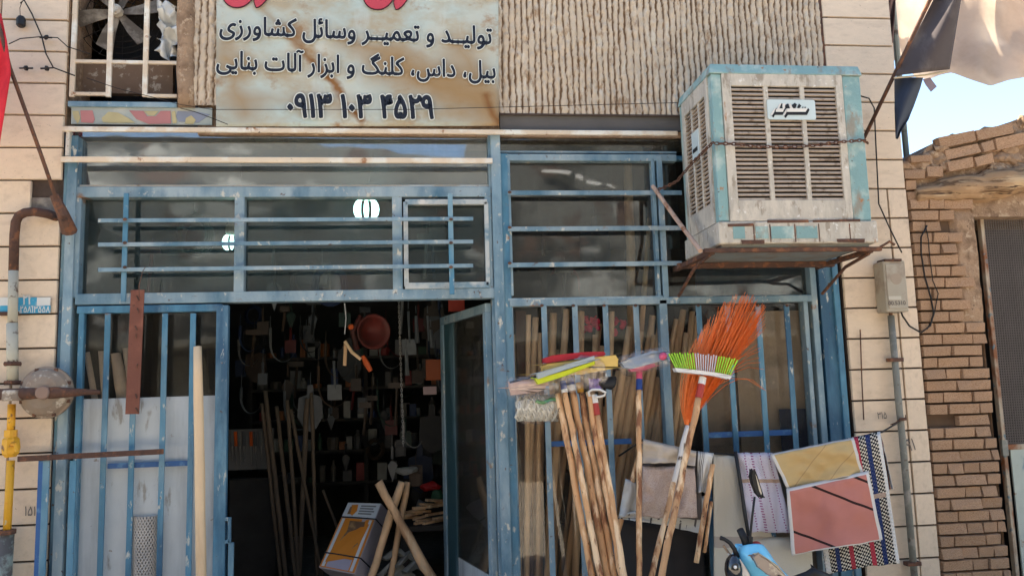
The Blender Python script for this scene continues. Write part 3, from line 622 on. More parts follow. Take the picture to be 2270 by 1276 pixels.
# rust bracket
br = thing('cooler_bracket', 'rusty angle iron bracket carrying the air cooler', 'bracket', P(1740, 590, -.4))
zB = zt0-.022
MB().box((X0-.10, FY+.0, zB-.024), (X1+.05, FY+.03, zB)).build('front_angle', rust_m, br, bevel=.002)
MB().box((X0-.08, BY-.05, zB-.035), (X1+.04, BY-.01, zB)).build('rear_angle', rust_m, br, bevel=.002)
for x_ in (X0-.06, X1-.02): MB().box((x_, FY+.036, zB-.03), (x_+.035, .02, zB-.002)).build('side_angle', rust_m, br, bevel=.002)
for x_ in (X0-.05, X1-.0): MB().tube([(x_, FY+.06, zB-.03), (x_, -.36, zB-.07), (x_, -.04, zB-.20)], .011, 6).build('brace', rust_m, br)
MB().tube([(X1+.05, FY+.02, zB+.0), (X1+.10, FY+.0, zB+.03), (X1+.13, FY, zB+.01)], .008, 6).build('bent_rod', rust_m, br)
tag(MB().tube([P(1447, 413, -.10), P(1500, 487, -.35), P(1553, 556, -.68)], .014, 8).build('strut', mat('peeling_pipe', (.42, .28, .20), .7, [(RST, 14, .58, .06)], vary=.15), rough=.002), 'slanting peeling pipe propped between the window bar and the cooler bracket', 'pipe')
# chain around the cooler
ch = thing('chain', 'rusty steel chain wrapped across the middle of the air cooler', 'chain', P(1750, 322, FY-.03))
cp = [P(1448, 424, -.09), P(1478, 413, -.2), P(1500, 402, -.3), P(1540, 355, -.5), P(1578, 318, FY-.03), P(1625, 319, FY-.035), P(1680, 325, FY-.035), P(1740, 326, FY-.035), P(1800, 323, FY-.035), P(1860, 315, FY-.035), P(1912, 311, FY-.03), P(1922, 316, FY+.02)]
seg = []; acc = 0
for a, b in zip(cp[:-1], cp[1:]):
    n = max(1, int((b-a).length/.0245)); seg += [(a.lerp(b, (k+.5)/n), (b-a).normalized()) for k in range(n)]
lk = MB(); lk.tube([Vector((math.cos(t*math.pi/5)*.008, 0, math.sin(t*math.pi/5)*.016)) for t in range(11)], .0038, 5, False)
l0 = lk.build('link', rust_m, ch, fixn=True); lme = l0.data; bpy.data.objects.remove(l0)
for i, (p, t) in enumerate(seg):
    o = bpy.data.objects.new('link', lme); col.objects.link(o); place(o, p, ch)
    q = t.to_track_quat('Z', 'Y').to_matrix() @ Matrix.Rotation(R(90*(i % 2)+random.uniform(-15, 15)), 3, 'Z'); o.rotation_euler = q.to_euler()
    o.location = o.location - Vector((0, 0, .0))
# ================================================================== RUINED BRICK BUILDING ON THE RIGHT
rb = thing('ruined_brick_building', 'crumbling sandy brick wall with a timber lintel beside the tiled shop', 'building', (XR1+.6, .3, 0))
XB0 = XR1+.003; XB1 = P(2165, 500, .0).x-.03; XJ = XB1
core = MB(); core.box((XB0, .02, 0), (XJ, .34, P(2060, 470).z)); core.build('mud_core', mat('shadowed_mud_joint', (.11, .07, .045), .97, vary=.25), rb)  # mud colour darkened to stand in for shadow between the bricks
# parapet mass
sky_line = [(1983, 358), (2003, 360), (2022, 352), (2045, 338), (2060, 322), (2080, 312), (2120, 302), (2165, 292), (2200, 283), (2240, 270), (2275, 256), (2330, 240), (2400, 226), (2420, 480), (1990, 480)]
pm = MB().prism([P(x, y, .03) for x, y in sky_line], (0, .5, 0)).build('parapet', mud_m, rb)
bm_ = MB().box((-.5, -.02, -.5), (.5, .05, .5)).build('brick', brick_m, rb, bevel=.03)
bme = bm_.data; bpy.data.objects.remove(bm_)
bmes = []
for k in range(6):
    m_ = bme.copy(); 
    for v in m_.vertices: v.co += noise.noise_vector(v.co*1.7+Vector((k*9, 0, 0)))*.022
    bmes.append(m_)
def brick(cx, cz, w_, h_, y=.0, rz=0):
    o = bpy.data.objects.new('brick', random.choice(bmes)); col.objects.link(o); place(o, (cx, y+random.uniform(-.009, .004), cz), rb)
    o.scale = (w_, 1, h_); o.rotation_euler = (random.uniform(-.02, .02), random.uniform(-.014, .014)+rz, random.uniform(-.02, .02))
zr = 0.0; k = 0; bh = .0775
while zr < P(2060, 455).z-.04:
    x = XB0+.004; offs = [.10, .21, .15][k % 3]+random.uniform(-.01, .01); ws = [offs]+[.225 if random.random() < .55 else .11 for _ in range(6)]
    for w_ in ws:
        w_ = min(w_, XJ-x)
        if w_ < .045: break
        cx, cz = x+w_/2, zr+bh/2
        pu = P(2118, 520).x+.25*max(0, noise.noise(Vector((cz*3, 0, 0)))); hz = cz
        plaster = hz > P(2100, 735).z and cx > pu+.10*noise.noise(Vector((0, hz*9, 0)))
        if not plaster and random.random() > .02: brick(cx, cz, w_-.006, bh-.011, .004)
        x += w_
        if x > XJ-.04: break
    zr += bh; k += 1
# mud plaster beside the mesh door
def pl(u, v):
    x = P(2112, 560).x+(XJ+.005-P(2112, 560).x)*u; z = P(2100, 745).z+(P(2100, 465).z-P(2100, 745).z)*v
    e = min(u*4, (1-v)*8+.4, v*5, 1); e = max(0, e)
    return (x, .03-.045*e**.6-.010*noise.noise(Vector((x*11, z*11, 0))), z)
MB().grid(pl, 24, 40).build('plaster', mud_m, rb, smooth=True)
# splayed plaster jamb
MB().prism([(XJ, -.0, 0), (XJ+.035, .05, 0), (XJ+.03, .2, 0), (XJ, .2, 0)], (0, 0, P(2160, 462).z)).build('jamb', mud_m, rb, rough=.006)
# parapet bricks in three tilted rows
for row in ([(2078, 2162, 325, 309, 27), (2162, 2246, 309, 291, 26)], [(2095, 2172, 350, 334, 24), (2174, 2201, 335, 328, 24)], [(2098, 2158, 378, 365, 25), (2160, 2201, 366, 356, 24)], [(2000, 2048, 392, 392, 22), (2050, 2088, 388, 388, 26)], [(2003, 2026, 417, 417, 22)], [(2007, 2042, 440, 438, 20)], [(2012, 2060, 345+12, 345+10, 16)], [(2205, 2290, 330, 312, 30)]):
    for a_, b_, ya, yb_, h_ in row:
        A, B = P(a_, ya, .0), P(b_, yb_, .0); brick((A.x+B.x)/2, (A.z+B.z)/2-.018, (B-A).length-.006, h_*M(0, 2100, 350)*.86, .014, -math.atan2(B.z-A.z, B.x-A.x))
for i_, (x, y) in enumerate(((2010, 372), (2032, 366), (2052, 352), (2068, 345), (2062, 372), (2040, 378), (2085, 330), (2112, 313), (2150, 303), (2190, 296), (2232, 284), (2265, 272), (2222, 350), (2236, 330), (2248, 352), (2215, 375), (2260, 372), (2090, 365), (2082, 352))):
    MB().ball(P(x, y, .03), (random.uniform(.05, .10), .035, random.uniform(.03, .05)), 14).build('mud_lump', mud_m, rb, rough=.03, rscale=18)
lg = MB(); n = 70
lg.tube([P(2028+i*(420-28)/n*1.0, 437-(i*(420-28)/n)*.155+1*math.sin(i), .005) for i in range(n)], [(.06+.035*min(1, i/20)) for i in range(n)], 28)
for i_, v_ in enumerate(lg.v): lg.v[i_] = v_+noise.noise_vector(Vector((v_.x*2.5, v_.y*30, v_.z*30)))*.016
lg.build('timber_lintel', log_m, rb, smooth=True, rough=.022, rscale=7)
# mesh door
dr = MB(); Yg = .13; xg = P(2168, 460, Yg).x; zt_ = P(2200, 440, Yg).z; XE = xg+.95
dr.box((xg-.0, Yg-.01, 0), (xg+.028, Yg+.03, zt_)); dr.box((xg+.03, Yg-.005, P(2240, 996, Yg).z), (XE, Yg+.02, P(2240, 984, Yg).z))
dro = dr.build('mesh_door', mat('rusty_cream_frame', (.40, .33, .24), .7, [(RST, 10, .52, .08, (1,1,.4)), ((.12, .18, .2), 16, .62, .04)], vary=.15), rb, bevel=.003)
zm = P(2240, 988, Yg).z; ms = MB(); st_ = .0178; i = 0; x = xg+.035
while x < XE: ms.box((x, Yg+.006+.001*math.sin(i), zm), (x+.0075, Yg+.009, zt_)); x += st_; i += 1
z = zm
while z < zt_: ms.box((xg+.03, Yg+.0092, z), (XE, Yg+.012, z+.0075)); z += st_
ms.build('wire_mesh', mat('grey_mesh_wire', (.12, .10, .088), .7, vary=.15), dro, kind='stuff', fixn=False)
MB().box((xg+.06, Yg+.0, .04), (XE, Yg+.012, zm-.02)).build('sheet_panel', mat('old_aqua_sheet', (.40, .44, .38), .6, [((.16, .24, .28), 7, .62, .05, (1,1,.5)), (RST, 12, .66, .04)], vary=.12), dro)
MB().box((xg-.012, Yg-.02, P(2205, 1010, Yg).z), (xg+.03, Yg+.0, P(2205, 975, Yg).z)).build('hinge', grey_m, dro)
MB().box((XJ+.03, 1.3, 0), (XE+1.2, 1.34, zt_+.4)).build('inner_wall', dark_m, rb)
MB().box((XE, .03, 0), (XE+3, .35, zt_+.3)).build('far_wall', mud_m, rb)
MB().box((XJ, .34, zt_+.1), (XE+1, 1.3, zt_+.16)).build('ceiling', dark_m, rb)
MB().box((XE+.9, .35, 0), (XE+1, 1.3, zt_+.1)).build('side_wall', dark_m, rb)
# ================================================================== LEFT PILLAR FITTINGS
gp = thing('gas_pipe', 'rusty gas pipe bending out of the tiles, cream lower down', 'pipe', P(33, 850, -.1))
MB().tube([P(x, y, -.10 + q) for x, y, q in ((30, 600, 0), (32, 520, 0), (35, 492, 0), (42, 478, 0), (56, 471, 0), (75, 469, 0), (105, 474, .02), (135, 484, .1))], .027, 12).build('elbow', rust_m, gp, smooth=True)
MB().tube([P(30, 600, -.10), P(28, 720, -.10)], .027, 12).build('pipe_length', mat('cream_gas_pipe', (.42, .40, .32), .6, [(RST, 6, .55, .05, (1,1,.3)), ((.10,.06,.04), 16, .62, .04)], vary=.15), gp, smooth=True)
MB().tube([P(27, 716, -.10), P(28, 845, -.10)], .031, 12).build('coupling', bpy.data.materials['cream_gas_pipe'], gp, smooth=True)
for y in (806, 848): MB().lathe(P(28, y, -.10), (0, 0, 1), [(.046, -.012), (.05, 0), (.046, .012)], 6).build('nut', rust_m, gp)
MB().box(P(4, 700, -.02), P(40, 690, -.06)).build('clamp', rust_m, gp)
rg = thing('gas_regulator', 'round dusty gas pressure regulator on the pipe beside the blue door jamb', 'gas regulator', P(105, 868, -.12))
rc = P(105, 869, -.12); rgm = mat('dusty_cast_metal', (.25, .195, .145), .8, [((.24, .17, .12), 10, .58, .08), ((.50, .44, .36), 16, .6, .05)], (40, .5), vary=.15)
MB().lathe(rc, (0, -1, 0), [(.13, -.05), (.142, -.01), (.15, .0), (.15, .02), (.138, .026), (.125, .05), (.09, .078), (.05, .09), (.02, .092)], 36).build('housing', rgm, rg, smooth=False)
for k in range(8): a = R(22+45*k); MB().box(rc+Vector((math.cos(a)*.138-.01, -.034, math.sin(a)*.138-.01)), rc+Vector((math.cos(a)*.138+.01, -.02, math.sin(a)*.138+.01))).build('bolt', rust_m, rg, bevel=.002)
a = P(-60, 876, -.2); b = P(222, 868, -.2); MB().tube([a, P(120, 870, -.2), b], [.032, .034, .012], 10).build('cross_pipe', rust_m, rg, smooth=True, rough=.003)
MB().lathe(P(100, 870, -.2), (0, -1, 0), [(.038, -.02), (.038, .04), (.03, .045)], 16).build('hub', mat('brown_cast', (.24, .16, .12), .8, vary=.1), rg)
MB().lathe(P(28, 876, -.2), (0, 0, 1), [(.05, -.03), (.055, -.02), (.055, .02), (.05, .03)], 12).build('flange', rgm, rg)
yp = thing('yellow_gas_pipe', 'chipped yellow gas pipe with a shut-off valve below the regulator', 'pipe', P(22, 1180, -.12))
yel = mat('chipped_yellow_paint', (.70, .36, .025), .5, [((.60, .24, .02), 9, .6, .06), ((.20, .10, .04), 16, .63, .03), ((.55,.45,.25), 24, .66, .02)], vary=.1)
MB().tube([P(26, 895, -.12), P(24, 960, -.12)], .022, 10).build('pipe_length', yel, yp, smooth=True)
MB().tube([P(24, 1020, -.12), P(15, 1190, -.12)], .022, 10).build('pipe_length', yel, yp, smooth=True)
MB().lathe(P(24, 960, -.12), (0, 0, 1), [(.036, -.02), (.036, .02)], 6).build('nut', yel, yp)
MB().lathe(P(24, 985, -.12), (0, 0, 1), [(.03, -.07), (.045, -.05), (.05, -.02), (.045, .03), (.03, .045)], 8).build('valve_body', yel, yp, rough=.004)
MB().tube([P(24, 985, -.14), P(36, 985, -.2), P(38, 1000, -.2)], .012, 6).build('valve_stem', yel, yp)
gpp = tag(MB().tube([P(14, 1176, -.12), Vector((P(14, 1176, -.12).x-.01, -.12, 0))], .042, 12).build('drain_pipe', mat('grey_green_pipe', (.24, .28, .24), .6, [((.10, .09, .08), 9, .58, .05), ((.42, .5, .46), 16, .64, .03)], vary=.15), smooth=True), 'thick grey green pipe rising from the ground under the yellow pipe', 'pipe')
MB().lathe(P(14, 1178, -.12), (0, 0, 1), [(.05, -.012), (.05, .012)], 12).build('collar', rust_m, gpp)
# stickers on the tile
stk = thing('sticker', 'pale blue and white paper sticker with Persian digits on the left tiles', 'sticker', P(75, 696, -.045))
sb, sw = mat('sticker_blue', (.05, .30, .46), .6, [((.45, .52, .54), 30, .6, .04)], vary=.1), plain('sticker_white', (.58, .58, .54), .6)
for q, m_ in (((40, 659, 82, 677), sb), ((82, 659, 112, 677), sw), ((40, 677, 112, 694), sb), ((0, 659, 22, 677), sw), ((0, 677, 20, 696), sb)): 
    x0, x1, z0, z1 = quad(*q, -.042); MB().box((x0, -.044, z0), (x1, -.0425, z1)).build('paper', m_, stk)
for t_, q in (('۲۱', (50, 66, 674, 674)), ('۲۵۸۱۳۵۵۸', (44, 110, 692, 692))):
    a_, b_ = text_fit(t_, *q, -.0455, 1.3, .02, 0); a_.build('lettering', sw, stk, fixn=False)
for t_, q, nm in (('۱۵۱', (54, 78, 1142, 1142), 'g'), ('۹۱', (2012, 2030, 1000, 996), 'g'), ('۳۱۵', (1946, 1966, 928, 927), 'g')):
    a_, b_ = text_fit(t_, *q, -.0445, 1.3, .006, 0)
    tag(a_.build('graffiti', plain('pencil_grey', (.13, .11, .10), .9) if 'pencil_grey' not in bpy.data.materials else bpy.data.materials['pencil_grey'], fixn=False), {'۱۵۱': 'handwritten grey digits on a tile behind the blue grille post', '۹۱': 'handwritten grey digits on the tile right of the conduit', '۳۱۵': 'handwritten grey digits on the tile between window jamb and conduit'}[t_], 'graffiti')
# red flag on its pole
fl = thing('red_flag', 'red cloth flag hanging from a rusty slanted pole on the left', 'flag', P(150, 500, -.2))
def rf(u, v):
    y = 30+300*v; xr = 2+22*math.sin(min(1, v*2.2)*1.4) - (26*max(0, v-.45)/.55)
    x = -150+(xr+150)*u; return P(x, y, -.42+.05*math.sin(u*9+v*3))
MB().grid(rf, 24, 20).build('cloth', mat('red_cloth', (.58, .025, .035), .8, [((.40, .01, .02), 4, .56, .1)], vary=.12), fl, smooth=True, solid=.003)
MB().tube([P(-20, -10, -.45), P(22, 150, -.40), P(90, 340, -.30), P(128, 450, -.22)], .0115, 8).build('pole', rust_m, fl, smooth=True)
MB().tube([P(120, 432, -.22), P(140, 475, -.19), P(153, 512, -.1)], [.026, .034, .046], 10).build('socket', rust_m, fl, rough=.006)
# small wires on the left tiles
def wire(lab, pts, r=.004, name='cable', m=None, cat='cable'):
    return tag(MB().tube([P(*p) for p in pts], r, 5).build(name, m or wire_m, smooth=True), lab, cat)
wire('thin cable looping down the left tiles from the top edge', [(45, 8, -.06), (53, 0, -.06), (70, 30, -.06), (92, 80, -.06), (102, 120, -.06), (118, 150, -.06), (166, 168, -.06)], .0045)
for x, y in ((102, 83), (58, 151), (104, 151)):
    tag(MB().ball(P(x, y, -.06), .016, 8).tube([P(x-14, y+1, -.06), P(x+14, y, -.06)], .005, 5).build('wire_knot', wire_m, rough=.005, rscale=40), {102: 'upper black wire knot on the left tiles', 58: 'lower black wire knot nearest the red flag', 104: 'lower black wire knot beside the steel jamb'}[x], 'wire knot', 'black wire knots')
wire('black cable running between knots on the upper left tiles', [(20, 98, -.06), (45, 86, -.06), (88, 82, -.06), (128, 84, -.06), (150, 104, -.06), (200, 120, -.06)], .0035)
hb_ = thing('hanging_insulator', 'small black insulator dangling from a wire on the top left tiles', 'insulator', P(46, 60, -.06))
MB().lathe(P(46, 60, -.06), (0, 0, 1), [(.018, 0), (.027, .012), (.027, .05), (.016, .068)], 10).build('body', black_m, hb_)
MB().tube([P(45, 36, -.06), P(44, 18, -.06), P(50, 2, -.06)], .002, 4).build('wire', wire_m, hb_)
wire('long thin wire sagging in front of the banner towards the air cooler', [(192, 173, -.1), (260, 196, -.1), (340, 216, -.1), (400, 232, -.1), (470, 243, -.1), (640, 243, -.1), (900, 243, -.1), (1104, 238, -.1), (1300, 233, -.1), (1502, 228, -.1)], .0022)
wire('short loose wire hanging over the corner of the faded sign', [(400, 240, -.09), (432, 248, -.09), (470, 262, -.09), (505, 276, -.09)], .0025)
# ================================================================== RIGHT PILLAR FITTINGS
mt = thing('meter_box', 'grey metal meter box with a faded round emblem on the right tiles', 'meter box', P(1985, 690, -.05))
A_, B_ = P(1957, 578, -.15), P(2017, 690, -.15); gm_ = mat('grey_box_paint', (.36, .32, .25), .6, [((.26, .20, .15), 8, .6, .08)], (40, .1), vary=.08)
MB().box((A_.x, -.15, B_.z), (B_.x-.004, -.03, A_.z)).build('casing', gm_, mt, bevel=.006)
MB().box((A_.x+.012, -.156, B_.z+.02), (B_.x-.014, -.1505, A_.z-.02)).build('door', gm_, mt, bevel=.003)
MB().lathe(Vector(((A_.x+B_.x)/2, -.156, P(1985, 618, -.15).z)), (0, -1, 0), [(.038, 0), (.038, .0015)], 20).build('emblem', mat('worn_emblem', (.30, .24, .18), .7, vary=.2), mt)
x0, x1, z0, z1 = quad(1970, 656, 1998, 664, -.158); MB().box((x0, -.158, z0), (x1, -.157, z1)).build('label_plate', plain('label_pale', (.48, .44, .36)), mt)
a_, b_ = text_fit('00.5310', 1970, 2008, 676, 675, -.158, 1.0, .01, 0); a_.build('lettering', plain('label_ink', (.10, .08, .07)), mt, fixn=False)
MB().box((A_.x+.01, -.16, A_.z-.004), (B_.x-.03, -.06, A_.z+.012)).build('top_clip', rust_m, mt, bevel=.002)
cd = thing('conduit', 'grey steel conduit running down the right tiles under the meter box', 'conduit', P(2010, 1270, -.06))
a = P(1976, 712, -.075); MB().tube([Vector((a.x, -.075, a.z+.04)), Vector((a.x+.002, -.075, P(1980, 900, -.075).z)), Vector((a.x+.006, -.075, P(1990, 960, -.075).z)), Vector((a.x+.008, -.075, 0))], .0215, 10).build('pipe_length', grey_m, cd, smooth=True)
MB().tube([Vector((a.x-.0, -.075, a.z+.0)), Vector((a.x, -.075, P(1976, 690, -.075).z))], .012, 8).build('neck', rust_m, cd)
for y in (797, 1250): zc_ = P(1985, y, -.075).z; MB().box((a.x-.045, -.1, zc_-.012), (a.x+.05, -.045, zc_+.012)).build('clamp', rust_m, cd, bevel=.002)
zc_ = P(1990, 930, -.075).z
for k in range(4): MB().tube([Vector((a.x-.06+.01*k, -.06, zc_-.03)), Vector((a.x-.02, -.11, zc_-.005+.006*k)), Vector((a.x+.03, -.1, zc_+.004*k)), Vector((a.x+.05, -.06, zc_+.03-.01*k))], .003, 5).build('tie_wire', rust_m, cd)
wire('black cable dropping from the air cooler down to the meter box', [(1908, 213, -.3), (1926, 218, -.1), (1938, 240, -.06), (1942, 330, -.06), (1948, 452, -.06), (1972, 505, -.06), (1999, 560, -.12)], .005)
wire('black cable looping over the brick wall into the meter box', [(2055, 500, -.05), (2042, 525, -.05), (2042, 560, -.05), (2050, 612, -.05), (2064, 660, -.05), (2070, 695, -.05), (2062, 722, -.05), (2042, 737, -.05), (2016, 722, -.07), (2001, 700, -.1), (1996, 688, -.12)], .006)
wire('second black cable twisting down the brick wall', [(2052, 500, -.05), (2058, 530, -.04), (2060, 560, -.05), (2068, 622, -.05), (2080, 650, -.05), (2070, 700, -.04), (2055, 730, -.05)], .0035)
tag(MB().tube([P(1907, 730, -.045), P(1911, 850, -.047), P(1915, 930, -.045)], .0045, 5).build('rusty_wire', rust_m), 'thin rusty wire lying straight down the tiles beside the window jamb', 'wire')
# black flag
bf = thing('black_flag', 'large black mourning flag tied to a slanted rusty pole', 'flag', P(1920, 300, -.3))
MB().tube([P(1914, 309, -.12), P(1983, 165, -.42), P(2090, -60, -.9)], .0125, 8).build('pole', rust_m, bf, smooth=True)
clk = mat('charcoal_cloth', (.075, .06, .058), .9, [((.13, .11, .10), 5, .58, .08, (1,1,.5))], vary=.12)
def bfl(u, v):
    l = (1984+(2108-1984)*v**.9*0, 0); y = -60+ (168+60)*v; xl = 2100-(2100-1983)*(max(0, (y+60))/228)**1.0; xr = 2140-(2140-2105)*((y+60)/228)
    return P(xl+(xr-xl)*u, y+(-14*u*v), -.50+.05*math.sin(u*5+v*2)-.1*(1-v))
MB().grid(bfl, 22, 22).build('cloth', clk, bf, smooth=True, solid=.003)
lo_ = [(172, 1983, 2046), (195, 1983, 2040), (215, 1983, 2033), (240, 1983, 2024), (265, 1984, 2014), (290, 1985, 1998), (308, 1986, 1990)]
def bfl2(u, v):
    i = min(5, int(v*6)); f_ = v*6-i; y, xl, xr = [lo_[i][k]*(1-f_)+lo_[i+1][k]*f_ for k in range(3)]
    return P(xl+(xr-xl)*u, y, -.44+.03*math.sin(u*6+v*4))
MB().grid(bfl2, 12, 24).build('hanging_end', mat('navy_black_cloth', (.028, .034, .05), .7, [((.30, .28, .26), 26, .70, .015)], vary=.2), bf, smooth=True, solid=.003)
MB().tube([P(1982, 173, -.47), P(2050, 167, -.48), P(2100, 158, -.5)], .006, 5).build('hem', mat('pale_hem', (.45, .38, .26), .8), bf)
flat('scrap', [(2046, 176), (2062, 172), (2077, 192), (2064, 204), (2052, 188)], mat('mauve_cloth', (.20, .16, .19), .8), bf, -.46)
# canopy cloth
def cloth_mat(name, c, tr=.5, uv=False, layers=(), vary=.05):
    m = mat(name, c, .9, layers, vary=vary, uv=uv); nt = m.node_tree; bs = nt.nodes['Principled BSDF']; bc = bs.inputs['Base Color'].links[0].from_socket
    t = nt.nodes.new('ShaderNodeBsdfTranslucent'); nt.links.new(bc, t.inputs[0]); mx = nt.nodes.new('ShaderNodeMixShader'); mx.inputs[0].default_value = tr
    nt.links.new(bs.outputs[0], mx.inputs[1]); nt.links.new(t.outputs[0], mx.inputs[2]); nt.links.new(mx.outputs[0], nt.nodes['Material Output'].inputs[0]); return m
cb_ = [(1960, 150), (1992, 128), (2030, 172), (2060, 176), (2085, 166), (2110, 161), (2150, 176), (2196, 191), (2235, 178), (2280, 170), (2340, 150), (2460, 190), (2560, 120)]
def ipol(x):
    for (a, b), (c_, d_) in zip(cb_[:-1], cb_[1:]):
        if x <= c_: return b+(d_-b)*(x-a)/(c_-a)
    return cb_[-1][1]
cn = thing('canopy', 'sagging tan cloth canopy with sunlit patches above the brick wall', 'canopy', P(2200, 180, .6))
def cfn(x0_, x1_, dy, Yb):
    def f(u, v):
        x = x0_+(x1_-x0_)*u; yb_ = ipol(x)+dy; y = yb_-(yb_+320)*v
        fold = .10*math.sin(x*.022+v*2.2)+.16*noise.noise(Vector((x*.012, v*2, 1)))+.5*v
        return P(x, y, Yb+fold)
    return f
can_m = cloth_mat('tan_canopy_cloth', (.60, .48, .37), .42, layers=[((.52, .40, .30), 3, .56, .1)])
MB().grid(cfn(1962, 2560, 0, .55), 70, 20).build('cloth', can_m, cn, smooth=True)
def back(x0_, x1_, lo, hi, Yb):  # backing layers added to shade the canopy; their gaps leave sunlit patches
    def f(u, v):
        x = x0_+(x1_-x0_)*u; a_ = lo(x); y = a_+(hi(x)-a_)*v; return P(x, y, Yb+.10*math.sin(x*.022)+.3*(ipol(x)-y)/400)
    return MB().grid(f, 60, 10).build('shade_layer', can_m, cn, smooth=True)
jg = lambda x, s_: 12*noise.noise(Vector((x*.022, s_, 0)))+6*noise.noise(Vector((x*.08, s_, 2)))
back(2046, 2560, lambda x: ipol(x)-2, lambda x: (20 if x < 2160 else (102+.6*jg(x, 1) if x < 2236 else 70)), .68)
back(2046, 2560, lambda x: (40 if x < 2161 else min(48+1.0*(x-2161), 128))+.3*jg(x, 4), lambda x: -300, .72)
back(1962, 2000, lambda x: ipol(x), lambda x: 70+jg(x*2, 7), .7)
pst = thing('metal_post', 'pale green metal post with brown rags behind the black flag', 'post', P(1990, 150, .45))
a, b = P(1994, 175, .4), P(1987, -200, .4); b.x = a.x; MB().tube([Vector((a.x, .4, 1.0)), b], .022, 8).build('post', mat('green_grey_paint', (.26, .27, .22), .7, [((.1, .07, .05), 12, .6, .05)], vary=.15), pst)
MB().grid(lambda u, v: P(1964+22*u-6*v, -20+150*v*(1-.25*u), .33+.03*math.sin(u*8+v*5)), 10, 16).build('rag', mat('brown_rag', (.13, .07, .055), .9, vary=.2), pst, smooth=True, solid=.004)

# ================================================================== INSIDE THE SHOP
def lamp(loc, r, lab):
    t = thing('ceiling_lamp', lab, 'lamp', loc+Vector((0, 0, .2)), 'lit lamps inside the shop'); em = bpy.data.materials.get('lamp_glow')
    if not em:
        em = bpy.data.materials.new('lamp_glow'); em.use_nodes = True; b = em.node_tree.nodes['Principled BSDF']; b.inputs['Emission Color'].default_value = (.5, 1, .96, 1); b.inputs['Emission Strength'].default_value = 2.2; b.inputs['Base Color'].default_value = (.7, .8, .8, 1)
    for s in (-1, 0, 1):
        if s == 0: MB().ball(loc, (r*.22, r*.2, r*.9), 12).build('tube', em, t, smooth=True)
        else:
            MB().tube([loc+Vector((s*r*(.36+.42*math.sin(math.pi*k/8)), 0, r*.85*math.cos(math.pi*k/8))) for k in range(9)], [r*(.06+.26*math.sin(math.pi*k/8)) for k in range(9)], 8).build('tube', em, t, smooth=True)
    MB().lathe(loc+Vector((0, 0, r*.8)), (0, 0, 1), [(.03, 0), (.045, .02), (.04, .07), (.02, .09)], 12).build('socket', white_m, t)
    MB().tube([loc+Vector((0, 0, r)), Vector((loc.x+.05, loc.y+.1, ZC+.02))], .004, 5).build('cord', wire_m, t)
lamp(P(812, 464, .42), .080, 'larger lit lamp glowing behind the middle transom pane')
lamp(P(514, 537, .5), .060, 'smaller lit lamp glowing beside the left transom mullion')
def stick(name, lab, cat, p0, p1, w, Y0, Y1, m, zf=.03, group=None, taper=.9, parent=None, n=10, cap=None):
    A = P(*p0, Y0); B = P(*p1, Y1)
    if zf is not None: B = A+(B-A)*((A.z-zf)/(A.z-B.z))
    r = w*M((Y0+Y1)/2)/2; pts = [A.lerp(B, k/n) for k in range(n+1)]; rs = [r*(taper+(1-taper)*min(1, k/2)) for k in range(n+1)]
    o = MB().tube(pts, rs, 8).build(name, m, parent, smooth=True, rough=r*(.12 if m is pine_m else .4), rscale=9)
    if parent is None: tag(o, lab, cat, group)
    return o
gW = 'wooden tool handles standing behind the side window'
plank = mat('dark_brown_plank', (.075, .035, .022), .8, vary=.2)
A = P(1153, 690, .16); MB_ = MB().box((A.x-.036, .14, .03), (A.x+.036, .17, A.z)); tag(MB_.build('plank', plank, bevel=.003), 'dark brown plank standing at the jamb end of the side window', 'plank')
hs = [((1171, 697), (1168, 1276), 11, 'thin pale handle next to the dark brown plank'), ((1187, 703), (1164, 1276), 13, 'round ended handle just before the first window bar'), ((1196, 736), (1192, 1276), 8, 'short slim handle tucked behind the first window bar'),
 ((1228, 692), (1216, 1276), 15, 'dark handle just past the first window bar'), ((1256, 684), (1214, 1276), 14, 'tallest handle leaning towards the second window bar'), ((1288, 690), (1276, 1276), 15, 'square topped handle beside the first red bundle'),
 ((1319, 741), (1300, 1276), 11, 'short rounded handle below the first red bundle'), ((1334, 766), (1322, 1276), 9, 'stubby pale handle tip behind the third window bar'), ((1357, 690), (1330, 1276), 12, 'reddish handle beside the second red bundle'),
 ((1396, 722), (1310, 1276), 13, 'greyish handle leaning just before the fourth window bar'), ((1422, 734), (1340, 1276), 13, 'pale handle directly after the fourth window bar'), ((1447, 697), (1358, 1276), 15, 'tall pale handle leaning between fourth bar and blue mullion'),
 ((1463, 712), (1382, 1276), 12, 'handle leaning against the blue mullion'), ((1452, 742), (1372, 1276), 12, 'shorter handle in front of the one at the blue mullion'), ((1499, 706), (1410, 1276), 11, 'first handle after the blue mullion'),
 ((1515, 686), (1432, 1276), 15, 'tallest handle after the blue mullion'), ((1522, 738), (1452, 1276), 12, 'short handle after the blue mullion'), ((1534, 690), (1478, 1276), 12, 'handle close to the fifth window bar'), ((1543, 700), (1496, 1276), 9, 'slim handle touching the fifth window bar')]
front_m = mat('fresh_wood_handle', (.76, .52, .31), .8, [((.46, .29, .16), 8, .57, .07, (1,1,.1))], (40, .3, (1,1,.15)), vary=.22); rear_m = mat('aged_wood_handle', (.56, .37, .22), .8, vary=.3)
for i, (p0, p1, w_, lb) in enumerate(hs): stick('wooden_stick', lb, 'tool handle', p0, p1, w_+2, .075+.022*(i % 4), .13+.03*(i % 4), front_m, group=gW)
